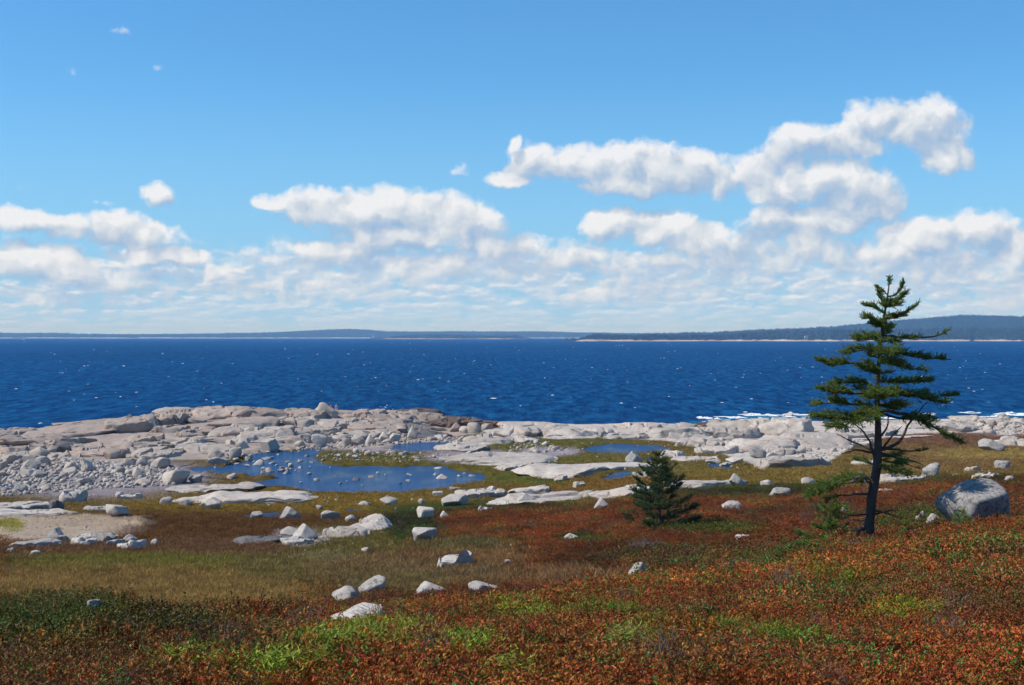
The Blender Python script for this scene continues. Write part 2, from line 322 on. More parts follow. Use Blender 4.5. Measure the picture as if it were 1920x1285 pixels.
def ground_material():
    m, g, b = mat('ground_cover')
    P = g.n('ShaderNodeNewGeometry').outputs['Position']
    c = g.n('ShaderNodeAttribute', attribute_name='cover').outputs['Color']
    n1 = g.noise(P, 0.6, 5, 0.65); n2 = g.noise(g.v('MULTIPLY', P, (3.2, 1.3, 3)), 1.0, 6, 0.7); n3 = g.noise(P, 22, 4, 0.7)
    k = g.m('ADD', g.m('MULTIPLY', n1, 0.7), g.m('ADD', g.m('MULTIPLY', n2, 0.9), g.m('MULTIPLY', n3, 0.6)))
    c = g.v('MULTIPLY', c, g.comb(*[g.lin(k, 0.55, 1.65, lo, hi) for lo, hi in ((0.45, 1.55), (0.5, 1.5), (0.5, 1.45))]))
    g.put(b.inputs['Base Color'], c); b.inputs['Roughness'].default_value = 0.95; b.inputs['Specular IOR Level'].default_value = 0.0
    bp = g.n('ShaderNodeBump', {'Height': k, 'Distance': 0.12, 'Strength': 1.0}); g.L.new(bp.outputs[0], b.inputs['Normal'])
    return m
M['ground'] = ground_material()
def pond_material():
    m, g, b = mat('pond_water')
    P = g.n('ShaderNodeNewGeometry').outputs['Position']
    n = g.m('ADD', g.m('MULTIPLY', g.noise(g.v('MULTIPLY', P, (1.0, 0.45, 1)), 3.0, 4, 0.6), 1.0), g.m('MULTIPLY', g.noise(P, 9.0, 3, 0.6), 0.35))
    bp = g.n('ShaderNodeBump', {'Height': n, 'Distance': 0.22, 'Strength': 1.0})
    sh = g.noise(g.v('MULTIPLY', P, (0.35, 0.12, 1)), 1.0, 4, 0.6)
    df = g.n('ShaderNodeBsdfDiffuse', {'Color': g.mix(g.smooth(sh, 0.45, 0.75), (0.018, 0.060, 0.150), (0.070, 0.110, 0.155))}); gl = g.n('ShaderNodeBsdfGlossy', {'Color': (0.8, 0.9, 1, 1), 'Roughness': 0.08})  # blue of the sky mirrored by ripples is put into the diffuse colour
    g.L.new(bp.outputs[0], gl.inputs['Normal']); mx = g.n('ShaderNodeMixShader', {0: 0.26, 1: df.outputs[0], 2: gl.outputs[0]})
    g.L.new(mx.outputs[0], [n for n in m.node_tree.nodes if n.type == 'OUTPUT_MATERIAL'][0].inputs[0]); m.node_tree.nodes.remove(b)
    return m
M['pond'] = pond_material()
def sea_material():
    m, g, b = mat('sea_water')
    P = g.n('ShaderNodeNewGeometry').outputs['Position']
    a = g.noise(g.v('MULTIPLY', P, (0.34, 0.07, 1)), 1.0, 6, 0.68); c = g.noise(g.v('MULTIPLY', P, (0.055, 0.012, 1)), 1.0, 4, 0.6); big = g.noise(g.v('MULTIPLY', P, (0.004, 0.0012, 1)), 1.0, 4, 0.6)
    h = g.m('ADD', g.m('MULTIPLY', a, 1.0), g.m('MULTIPLY', c, 2.2))
    bp = g.n('ShaderNodeBump', {'Height': h, 'Distance': 1.2, 'Strength': 0.9})
    deep = g.mix(g.smooth(a, 0.38, 0.64), (0.0012, 0.030, 0.105), (0.007, 0.090, 0.225))  # light and dark of the ripples painted into the colour, following the bump
    deep = g.mix(g.m('MULTIPLY', g.smooth(c, 0.35, 0.7), 0.5), deep, (0.002, 0.040, 0.135))
    deep = g.v('MULTIPLY', deep, g.comb(*[g.lin(big, 0.3, 0.7, 0.86, 1.14)] * 3))
    fo = g.n('ShaderNodeAttribute', attribute_name='foam').outputs['Fac']
    fn = g.noise(g.v('MULTIPLY', P, (0.9, 0.28, 1)), 1.0, 6, 0.7)
    fm = g.smooth(g.m('ADD', fo, g.m('MULTIPLY', fn, 0.9)), 0.95, 1.15)
    shal = g.mix(g.m('MULTIPLY', g.smooth(fo, 0.05, 0.6), 0.75), deep, (0.02, 0.19, 0.30))
    body = g.mix(fm, shal, (0.8, 0.84, 0.86))
    df = g.n('ShaderNodeBsdfDiffuse', {'Color': body}); gl = g.n('ShaderNodeBsdfGlossy', {'Color': (1, 1, 1, 1), 'Roughness': 0.35})
    g.L.new(bp.outputs[0], df.inputs['Normal']); g.L.new(bp.outputs[0], gl.inputs['Normal'])
    mx = g.n('ShaderNodeMixShader', {0: g.m('MULTIPLY', g.m('SUBTRACT', 1.0, fm), 0.022), 1: df.outputs[0], 2: gl.outputs[0]})
    g.L.new(mx.outputs[0], [n for n in m.node_tree.nodes if n.type == 'OUTPUT_MATERIAL'][0].inputs[0]); m.node_tree.nodes.remove(b)
    return m
M['sea'] = sea_material()
def plain(name, c, rough=0.8, spec=0.2):
    m, g, b = mat(name); P = g.n('ShaderNodeTexCoord').outputs['Object']
    n = g.noise(P, 9, 4, 0.6)
    g.put(b.inputs['Base Color'], g.mix(g.smooth(n, 0.3, 0.7), c, tuple(q * 0.72 for q in c))); b.inputs['Roughness'].default_value = rough; b.inputs['Specular IOR Level'].default_value = spec
    return m
def leafmat(name, vary=0.5, rough=0.5, spec=0.35, transl=0.25, tint=None):
    """leaf colour = tint of the plant x leaf-to-leaf variation"""
    m, g, b = mat(name)
    t = g.n('ShaderNodeAttribute', attribute_name='tint', attribute_type='INSTANCER').outputs['Color'] if tint is None else g.n('ShaderNodeRGB').outputs[0]
    if tint is not None: t.default_value = (*tint, 1)
    s = g.n('ShaderNodeAttribute', attribute_name='shade').outputs['Color']
    c = g.v('MULTIPLY', t, s)
    g.put(b.inputs['Base Color'], c); b.inputs['Roughness'].default_value = rough; b.inputs['Specular IOR Level'].default_value = spec
    tr = g.n('ShaderNodeBsdfTranslucent', {'Color': c}); mx = g.n('ShaderNodeMixShader', {0: transl, 1: b.outputs[0], 2: tr.outputs[0]})
    o = [n for n in m.node_tree.nodes if n.type == 'OUTPUT_MATERIAL'][0]; g.L.new(mx.outputs[0], o.inputs[0])
    return m
M['leaf'] = leafmat('heath_leaf', rough=0.5, spec=0.16, transl=0.2); M['blade'] = leafmat('grass_blade', rough=0.6, spec=0.05)
M['needle'] = leafmat('spruce_needle', tint=(0.185, 0.245, 0.050), rough=0.5, transl=0.32, spec=0.3)
M['needle_dark'] = leafmat('dark_spruce_needle', tint=(0.080, 0.130, 0.040), rough=0.5, transl=0.25, spec=0.3)
M['bark'] = plain('spruce_bark', (0.095, 0.075, 0.060), 0.9); M['dead'] = plain('dead_grey_wood', (0.22, 0.20, 0.19), 0.9)

# ------------------------------------------------------------------ object helpers
def mesh_np(name, V, Fc, mt=None, smooth=True, sharp=None, colors=None):
    """V (n,3), Fc (m,k) array"""
    me = bpy.data.meshes.new(name); V = np.ascontiguousarray(V, np.float32); Fc = np.ascontiguousarray(Fc, np.int32); k = Fc.shape[1]
    me.vertices.add(len(V)); me.vertices.foreach_set('co', V.ravel())
    me.loops.add(Fc.size); me.loops.foreach_set('vertex_index', Fc.ravel())
    me.polygons.add(len(Fc)); me.polygons.foreach_set('loop_start', np.arange(0, Fc.size, k, dtype=np.int32))
    me.polygons.foreach_set('use_smooth', np.full(len(Fc), smooth))
    for nm, arr in (colors or {}).items():
        if arr.ndim == 2:
            a = me.attributes.new(nm, 'FLOAT_COLOR', 'POINT'); a.data.foreach_set('color', np.ascontiguousarray(np.concatenate([arr, np.ones((len(arr), 1))], 1), np.float32).ravel())
        else:
            a = me.attributes.new(nm, 'FLOAT', 'POINT'); a.data.foreach_set('value', np.ascontiguousarray(arr, np.float32))
    me.update(calc_edges=True); me.validate()
    if sharp: me.set_sharp_from_angle(angle=R(sharp))
    if mt: me.materials.append(mt)
    return me
def link(name, me, parent=None, **props):
    o = bpy.data.objects.new(name, me); COL.objects.link(o)
    if parent is not None: o.parent = parent
    for k, v in props.items():
        if v: o[k] = v
    return o
def grid_faces(nr, nc):
    i = np.arange(nr * nc).reshape(nr, nc)
    return np.stack([i[:-1, :-1], i[:-1, 1:], i[1:, 1:], i[1:, :-1]], -1).reshape(-1, 4)
_ico = {}
def ico(sub):
    if sub not in _ico:
        bm = bmesh.new(); bmesh.ops.create_icosphere(bm, subdivisions=sub, radius=1)
        _ico[sub] = (np.array([v.co[:] for v in bm.verts]), np.array([[v.index for v in f.verts] for f in bm.faces])); bm.free()
    return _ico[sub]
def rock_verts(seed, kind, sub):
    """unit rock: rounded polyhedron with noise, box normalised to [-1,1]^3"""
    rg = np.random.default_rng(seed); V, Fc = ico(sub)
    if kind == 'whale':   N = [(0.1 * rg.normal(), 0.1 * rg.normal(), 1, .62), (0, 0, -1, .6)]; nr, sharp, amp, lo, hi = 9, 14, 0.05, .74, 1.0
    elif kind == 'slab':  N = [(0.12 * rg.normal(), 0.12 * rg.normal(), 1, .42), (0, 0, -1, .6)]; nr, sharp, amp, lo, hi = 9, 30, 0.04, .70, 1.0
    elif kind == 'block': N = [(.2 * rg.normal(), .2 * rg.normal(), 1, .62)]; nr, sharp, amp, lo, hi = 11, 20, 0.045, .56, .85
    elif kind == 'peak':  N = [(.62, .1, .55, .45), (-.7, -.2, .5, .48), (.1, -.8, .45, .5)]; nr, sharp, amp, lo, hi = 8, 22, 0.045, .6, .9
    else:                 N = []; nr, sharp, amp, lo, hi = 13, 9, 0.07, .66, .95
    N = [np.array(n, float) for n in N]
    for _ in range(nr):
        n = rg.normal(size=3); n[2] *= 0.35 if kind in ('slab', 'whale') else 0.8; n /= np.linalg.norm(n); N.append(np.array([*n, rg.uniform(lo, hi)]))
    N = np.array(N); N[:, :3] /= np.linalg.norm(N[:, :3], axis=1, keepdims=True)
    dots = np.maximum(V @ N[:, :3].T, 1e-4) / N[:, 3]
    r = 1 / (np.power(np.power(dots, sharp).sum(1) + 1e-9, 1 / sharp))
    r = np.minimum(r, 1.25)
    W = V * r[:, None]
    o = rg.uniform(0, 50, 3)
    n1 = fbm(W[:, 0] * 1.6 + o[0], W[:, 1] * 1.6 + o[1], W[:, 2] * 1.6 + o[2], 2, seed); n2 = fbm(W[:, 0] * 5 + o[1], W[:, 1] * 5 + o[0], W[:, 2] * 5, 3, seed + 5)
    W = W * (1 + amp * 1.6 * n1 + amp * 0.7 * n2)[:, None]
    if kind in ('slab', 'whale'): W[:, 2] += 0.10 * np.floor(3 * fbm(W[:, 0] * 1.2 + o[2], W[:, 1] * 1.9, oct=2, seed=seed + 9)) / 2 * (W[:, 2] > 0)
    a = rg.uniform(0, 6.28) if kind != 'peak' else rg.uniform(-.4, .4); ca, sa = math.cos(a), math.sin(a)
    if kind not in ('slab', 'whale'): W = np.stack([W[:, 0] * ca - W[:, 1] * sa, W[:, 0] * sa + W[:, 1] * ca, W[:, 2]], 1)
    mn, mx = W.min(0), W.max(0)
    return (W - (mn + mx) / 2) / ((mx - mn) / 2), Fc
def broken(x, y, sx, sy, seed):
    """joint blocks of a rock sheet: a height offset per block and a groove along the joints"""
    wx = x / sx + 0.35 * fbm(x / sx * 0.9, y / sy * 0.9, oct=2, seed=seed + 2); wy = y / sy + 0.35 * fbm(x / sx * 0.9 + 7, y / sy * 0.9, oct=2, seed=seed + 3)
    ix, iy = np.floor(wx), np.floor(wy); f1 = np.full(x.shape, 9.0); f2 = f1.copy(); cid = np.zeros_like(x)
    for a in (-1, 0, 1):
        for b in (-1, 0, 1):
            cx, cy_ = ix + a, iy + b; z0 = np.zeros_like(cx); jx = cx + 0.5 + 0.42 * _h(cx, cy_, z0, seed); jy = cy_ + 0.5 + 0.42 * _h(cx, cy_, z0 + 1, seed)
            d = np.hypot(wx - jx, wy - jy); h = _h(cx, cy_, z0 + 2, seed) + 0.9 * (wy - jy) * _h(cx, cy_, z0 + 3, seed); n = d < f1
            f2 = np.where(n, f1, np.minimum(f2, d)); cid = np.where(n, h, cid); f1 = np.where(n, d, f1)
    return cid, sstep(0.13, 0.015, f2 - f1) * sstep(-0.5, 0.3, fbm(x / sx * 0.6, y / sy * 0.6, oct=2, seed=seed + 6))
FOOT = []      # footprints of rocks: x, y, half width, half depth
def place_rock(name, box, kind, m, seed, parent=None, sub=4, dd=0.0, lean=0.0, sink=0.22, z0=None, **props):
    x0, y0, x1, y1 = box; cx = (x0 + x1) / 2
    d0 = hit(cx, y1) + dd; a = max((EYE - float(gz((cx - CX) / F * d0, d0, False)[0])) / d0, 0.03)
    W = (x1 - x0) * d0 / F; H = (y1 - y0) * d0 / F
    if kind in ('slab', 'whale'): W *= 1.12; D = min(1.2 * W, 0.72 * H / a); hh = max(H - 0.80 * D * a, 0.28 * H)
    else: D = min(0.9 * W, 2.2 * H); hh = max(H - 0.35 * D * a, 0.55 * H)
    sink += 0.12 * (d0 < 48 and parent is None); Ht = hh / (1 - sink); yc = d0 + 0.46 * D; sc_ = yc / d0; xc = (cx - CX) / F * yc
    zg = EYE - (y1 - HZ) / F * d0 if z0 is None else z0
    if d0 < 48 and parent is None: lift = 0.11 + 0.10 * (x0 < 400); zg += lift
    sub = 5 if sub == 4 and kind in ('slab', 'whale') and (x1 - x0) > 75 else sub
    V, Fc = rock_verts(seed, kind, sub)
    V = V * [W / 2 * sc_, D / 2, Ht / 2]
    if lean: V[:, 2] += V[:, 0] * lean
    if kind in ('slab', 'whale'):          # follow the lie of the ground
        gl = gz(V[:, 0] + xc, V[:, 1] + yc, False); g0 = zg
        V[:, 2] += np.clip(gl - g0, -0.8 * hh, 0.35 * hh) * 0.8
        gx, gy = V[:, 0] + xc, V[:, 1] + yc; top = sstep(-0.1 * Ht, 0.12 * Ht, V[:, 2] - 0.8 * np.clip(gl - g0, -0.8 * hh, 0.35 * hh)) if False else sstep(0.0, 0.5, V[:, 2] / (Ht / 2) + 0.6)
        off, edge = broken(gx, gy, max(0.9, 0.30 * W), max(1.1, 0.34 * D), seed)
        V[:, 2] += top * (off * min((0.16 if kind == 'whale' else 0.30) * hh, 0.32) - edge * min(0.45 * hh, 0.45)) + top * fbm(gx * 1.3, gy * 1.3, oct=3, seed=seed) * 0.05
    me = mesh_np(name, V, Fc, M[m] if isinstance(m, str) else m, True, 30 if kind in ('slab', 'whale') else 38 if kind in ('block', 'peak', 'slab') else 50)
    o = link(name, me, parent, **props); o.location = (xc, yc, zg + hh - Ht / 2)
    FOOT.append((xc, yc, W / 2 * sc_, D / 2, zg + hh)); return o

# ------------------------------------------------------------------ what grows where: soft patches (centre, radii in photo pixels), colour, kind of cover
# kinds: h heath, m marsh grass, s sand, r bare stones, f fine green cushions, b tall shrubs
PATCH = [
 (1760,850,330,36,(0.125,0.082,0.036),'m'),(1430,886,190,30,(0.125,0.092,0.026),'m'),(1850,852,130,11,(0.17,0.13,0.048),'m'),(1790,823,150,13,(0.115,0.066,0.042),'m'),
 (1600,866,130,20,(0.12,0.088,0.03),'m'),(1100,905,190,24,(0.125,0.078,0.022),'m'),(990,894,100,17,(0.085,0.095,0.022),'m'),(1040,870,330,24,(0.105,0.095,0.028),'m'),(1010,828,190,24,(0.10,0.096,0.028),'m'),
 (1300,845,160,30,(0.115,0.09,0.03),'m'),(700,862,210,22,(0.10,0.09,0.025),'m'),(560,948,360,26,(0.135,0.095,0.022),'m'),(380,992,460,36,(0.080,0.042,0.017),'m'),(330,1034,470,26,(0.095,0.056,0.03),'m'),
 (260,1060,300,24,(0.098,0.094,0.022),'m'),(240,1108,440,50,(0.145,0.100,0.036),'m'),(560,1066,150,30,(0.10,0.082,0.03),'m'),(660,1016,140,34,(0.09,0.076,0.024),'m'),
 (790,1072,220,40,(0.108,0.076,0.038),'m'),(900,1040,130,22,(0.115,0.070,0.034),'m'),(720,1095,130,22,(0.105,0.082,0.036),'m'),(900,956,200,17,(0.040,0.058,0.018),'h'),(1400,922,150,15,(0.07,0.068,0.03),'h'),(1000,992,240,40,(0.20,0.062,0.012),'h'),
 (770,985,60,30,(0.045,0.055,0.018),'h'),(870,1020,120,16,(0.085,0.07,0.03),'m'),(1100,1010,60,10,(0.07,0.08,0.02),'h'),(1340,992,120,12,(0.075,0.082,0.018),'h'),(1735,975,90,18,(0.085,0.09,0.02),'h'),(1500,945,110,14,(0.18,0.058,0.014),'h'),
 (1300,1045,260,22,(0.125,0.060,0.028),'h'),(1090,1080,150,20,(0.115,0.070,0.036),'m'),(1880,905,60,10,(0.075,0.06,0.02),'h'),(1720,900,110,12,(0.10,0.075,0.026),'h'),
 (60,990,190,26,(0.40,0.345,0.31),'s'),(170,978,110,12,(0.36,0.30,0.26),'s'),(20,985,30,12,(0.20,0.185,0.06),'m'),(620,1045,60,10,(0.12,0.105,0.05),'m'),
 (150,893,240,44,(0.26,0.245,0.31),'r'),(330,895,60,22,(0.26,0.245,0.31),'r'),(720,832,190,16,(0.27,0.255,0.32),'r'),(880,856,90,14,(0.26,0.245,0.31),'r'),(1030,848,60,9,(0.30,0.285,0.37),'r'),(1890,800,70,18,(0.32,0.30,0.37),'r'),
 (560,1010,50,16,(0.30,0.28,0.34),'r'),
 (100,1195,230,62,(0.085,0.085,0.022),'b'),(420,1175,150,14,(0.13,0.06,0.02),'b'),(300,1215,150,26,(0.085,0.06,0.02),'b'),(20,1200,90,50,(0.065,0.080,0.022),'b'),
 (1000,1160,70,14,(0.17,0.24,0.035),'f'),(700,1198,110,13,(0.17,0.25,0.04),'f'),(640,1222,110,16,(0.15,0.23,0.035),'f'),(840,1232,70,24,(0.13,0.21,0.03),'f'),(480,1268,90,16,(0.17,0.25,0.04),'f'),(580,1250,60,14,(0.17,0.26,0.04),'f'),
 (940,1275,60,12,(0.17,0.24,0.04),'f'),(1115,1155,56,10,(0.07,0.15,0.02),'f'),(1230,1195,50,14,(0.09,0.15,0.02),'f'),(1160,1225,40,10,(0.15,0.2,0.05),'f'),(1690,1160,80,16,(0.15,0.20,0.025),'f'),(1370,1195,60,16,(0.09,0.14,0.02),'f'),
 (1490,1215,70,12,(0.09,0.15,0.02),'f'),(330,1262,60,10,(0.15,0.22,0.03),'f'),(1230,1205,30,30,(0.09,0.13,0.02),'f'),(1560,1085,60,10,(0.10,0.15,0.02),'f'),(1180,1095,30,8,(0.09,0.15,0.02),'f'),(760,1145,26,8,(0.10,0.16,0.02),'f')]
KINDS = 'hmsrfb'
def cover(x, y, z):
    """colour (n,3) and kind weights (n,6) of the ground cover at points on the ground"""
    px, py, jx, jy = masks(x, y, z)
    s = np.clip(30 / np.maximum(y, 4), 0.25, 2.0)
    jx = px + 34 * s * fbm(x * 0.5, y * 0.3, oct=4, seed=51); jy = py + 12 * s * fbm(x * 0.6, y * 0.3, oct=4, seed=53)
    wd = sstep(80, 94, y + 8 * fbm(x * 0.2, y * 0.1, oct=3, seed=57))[:, None]; C = np.array([0.17, 0.052, 0.014]) * (1 - wd) + np.array([0.115, 0.085, 0.028]) * wd; K = np.zeros((len(px), 6)); K[:, 0] = 1 - wd[:, 0]; K[:, 1] = wd[:, 0]
    for (cx, cy_, rx, ry, c, k) in PATCH:
        w = sstep(1.25, 0.60, np.hypot((jx - cx) / rx, (jy - cy_) / ry))[:, None]
        if not w.any(): continue
        C = C * (1 - w) + np.array(c) * w; t = np.zeros(6); t[KINDS.index(k)] = 1; K = K * (1 - w) + t * w
    C = C * np.array([1.03, 0.93, 0.78])
    for poly in (RIDGE, SHORE):
        w = sstep(5, -3, poly_sdf(px + 0.6 * (jx - px), py + 0.4 * (jy - py), poly, 2))[:, None]
        C = C * (1 - w) + np.array([0.36, 0.33, 0.30]) * w; t = np.zeros(6); t[3] = 1; K = K * (1 - w) + t * w
    return C, K

# ------------------------------------------------------------------ ground, ridge, shore (one height field cut in three along its own edges)
def build_ground():
    rows = [-60, -25, -8, 0, 3]; d = 3.0
    while d < 90: d *= 1.0125; rows.append(d)
    while d < 262: d += 0.42; rows.append(d)
    while d < 400: d *= 1.05; rows.append(d)
    rows = np.array(rows)
    cols = np.concatenate([np.linspace(-2600, -140, 26, endpoint=False), np.arange(-140, 2064, 4.2), np.linspace(2064, 4500, 26)])
    t = (cols - CX) / F
    Y = np.repeat(rows[:, None], len(cols), 1); X = t[None, :] * np.where(Y >= 3, Y, 3 + (3 - Y) * 1.2)
    x, y = X.ravel(), Y.ravel(); z = gz(x, y)
    back = y < 3; z[back] = 13.6 + 0.02 * (3 - y[back])
    C, K = cover(x, np.maximum(y, 3), z)
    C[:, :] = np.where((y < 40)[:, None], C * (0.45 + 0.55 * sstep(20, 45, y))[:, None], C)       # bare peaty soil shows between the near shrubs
    for poly, L in PONDS:
        s = (np.abs(z - L) < 0.6); w = (sstep(L + 0.06, L - 0.05, z) * s * (poly_sdf(*pix(x, np.maximum(y, 3), z), poly, 3) < 30))[:, None]; C = C * (1 - w) + np.array([0.05, 0.04, 0.028]) * w
    V = np.stack([x, y, z], 1); Fc = grid_faces(len(rows), len(cols))
    px, py = pix(x, np.maximum(y, 3), z)
    inr = (K[:, 3] > 0.5) & (poly_sdf(px, py, RIDGE, 2) < 12) & (y > 100); ins = (K[:, 3] > 0.5) & (poly_sdf(px, py, SHORE, 2) < 12) & (y > 100) & ~inr
    fr = inr[Fc].all(1); fs = ins[Fc].all(1) & ~fr
    out = []
    for nm, sel, m in (('ground', ~fr & ~fs, 'ground'), ('rock_ridge', fr, 'k'), ('rock_shore', fs, 'w')):
        f = Fc[sel]; u, inv = np.unique(f, return_inverse=True)
        me = mesh_np(nm, V[u], inv.reshape(-1, 4), M[m], True, None, {'cover': C[u]})
        out.append(link(nm, me, kind='structure'))
    return out
ground, rock_ridge, rock_shore = build_ground()

# ------------------------------------------------------------------ pools
pool_words = ['wide', 'upper', 'right']
for i, (poly, L) in enumerate(PONDS):
    P = np.array(poly, float); x0, x1 = P[:, 0].min() - 25, P[:, 0].max() + 25; y0, y1 = P[:, 1].min() - 5, P[:, 1].max() + 6
    dn, df = F * (EYE - L) / (y1 - HZ), F * (EYE - L) / (y0 - HZ)
    nr = max(6, int((df - dn) / 0.7)); nc = max(8, int((x1 - x0) / 6))
    dd = np.linspace(dn, df, nr); tt = (np.linspace(x0, x1, nc) - CX) / F
    V = np.stack([np.outer(dd, tt).ravel(), np.repeat(dd, nc), np.full(nr * nc, L)], 1)
    fc = grid_faces(nr, nc); keep = poly_sdf(CX + F * V[:, 0] / V[:, 1], HZ + F * (EYE - L) / V[:, 1], poly, 3.2) < 26
    fc = fc[keep[fc].all(1)]; us, inv = np.unique(fc, return_inverse=True)
    link('pool_water', mesh_np('pool_water', V[us], inv.reshape(-1, 4), M['pond']), kind='structure')

# ------------------------------------------------------------------ sea
FOAM = [(965,792,34,2.2,.8),(1010,793,50,2.0,.5),(1360,786,60,5,1.0),(1430,783,60,7,1.0),(1320,792,40,3,1),(1500,781,60,4,.8),(1560,781,60,4,.7),(1740,779,50,4,.7),(1880,779,60,5,1.1),(1920,777,60,5,1.0),(1800,775,40,2.5,.6),(870,790,30,3,.5),(1450,778,70,2,.8),(1655,783,30,5,.9),(1120,789,30,1.2,.5)]
def build_sea():
    py = np.concatenate([np.linspace(850, 700, 210), np.linspace(699.5, 634, 150), np.geomspace(633.8, 632.0, 10)])
    d = EYE * F / (py - HZ)
    cols = np.concatenate([np.linspace(-6500, -120, 40, endpoint=False), np.arange(-120, 2045, 5.4), np.linspace(2045, 8500, 40)])
    t = (cols - CX) / F; Y = np.repeat(d[:, None], len(cols), 1); X = Y * t[None, :]
    x, y = X.ravel(), Y.ravel(); z = np.zeros_like(x); rg = np.random.default_rng(5)
    for k in range(16):
        wl = rg.uniform(3.2, 15); a = R(rg.uniform(-48, 38)); amp = 0.0042 * wl
        z += amp * np.sin((x * math.sin(a) + y * math.cos(a)) * 6.283 / wl + rg.uniform(0, 6.28) + 2.5 * vnoise(x / 60, y / 60, seed=k))
    z *= (0.75 + 0.5 * vnoise(x / 45, y / 80, seed=77)) * sstep(6000, 1500, y) * 1.35
    near = sstep(262, 285, y); z *= 0.5 + 0.5 * near
    ppx = CX + F * x / y; ppy = HZ + F * EYE / y; fo = np.zeros_like(x)
    for (cx, cy_, rx, ry, a) in FOAM:
        fo = np.maximum(fo, a * np.clip(1 - np.hypot((ppx - cx) / rx, (ppy - cy_) / ry), 0, 1) ** 0.7)
    fo = np.clip(fo * 0.56, 0, 1)
    z += 0.35 * fo * np.clip(vnoise(x * 0.7, y * 0.5, seed=91) + 0.4, 0, 2)
    V = np.stack([x, y, z], 1)
    link('sea', mesh_np('sea', V, grid_faces(len(py), len(cols)), M['sea'], True, None, {'foam': fo}), kind='structure')
build_sea()

# ------------------------------------------------------------------ instancing helper for what nobody could count
def proto_collection(name, meshes):
    c = bpy.data.collections.new(name)
    for i, me in enumerate(meshes):
        c.objects.link(bpy.data.objects.new(f'{name}_{i:02d}', me))
    return c
def scatter(name, pts, rot, scl, tint, idx, coll, mt, label, category=None):
    me = bpy.data.meshes.new(name); me.vertices.add(len(pts)); me.vertices.foreach_set('co', np.ascontiguousarray(pts, np.float32).ravel())
    a = me.attributes.new('rot', 'FLOAT_VECTOR', 'POINT'); a.data.foreach_set('vector', np.ascontiguousarray(rot, np.float32).ravel())
    a = me.attributes.new('scl', 'FLOAT_VECTOR', 'POINT'); a.data.foreach_set('vector', np.ascontiguousarray(scl, np.float32).ravel())
    a = me.attributes.new('pick', 'INT', 'POINT'); a.data.foreach_set('value', np.ascontiguousarray(idx, np.int32))
    a = me.attributes.new('tint', 'FLOAT_COLOR', 'POINT'); a.data.foreach_set('color', np.ascontiguousarray(np.concatenate([tint, np.ones((len(tint), 1))], 1), np.float32).ravel())
    me.materials.append(mt)
    o = link(name, me, kind='stuff', label=label, category=category)
    ng = bpy.data.node_groups.new(name + '_nodes', 'GeometryNodeTree')
    ng.interface.new_socket('Geometry', in_out='INPUT', socket_type='NodeSocketGeometry'); ng.interface.new_socket('Geometry', in_out='OUTPUT', socket_type='NodeSocketGeometry')
    g = NT(ng); gi = g.n('NodeGroupInput'); go = g.n('NodeGroupOutput')
    ci = g.n('GeometryNodeCollectionInfo'); ci.inputs['Collection'].default_value = coll; ci.inputs['Separate Children'].default_value = True; ci.inputs['Reset Children'].default_value = True
    at = lambda nm, tp: g.n('GeometryNodeInputNamedAttribute', {'Name': nm}, data_type=tp).outputs[0]
    ip = g.n('GeometryNodeInstanceOnPoints'); g.L.new(gi.outputs[0], ip.inputs['Points']); g.L.new(ci.outputs[0], ip.inputs['Instance']); ip.inputs['Pick Instance'].default_value = True
    g.L.new(at('pick', 'INT'), ip.inputs['Instance Index']); g.L.new(at('rot', 'FLOAT_VECTOR'), ip.inputs['Rotation']); g.L.new(at('scl', 'FLOAT_VECTOR'), ip.inputs['Scale'])
    g.L.new(ip.outputs[0], go.inputs[0])
    md = o.modifiers.new('scatter', 'NODES'); md.node_group = ng
    return o

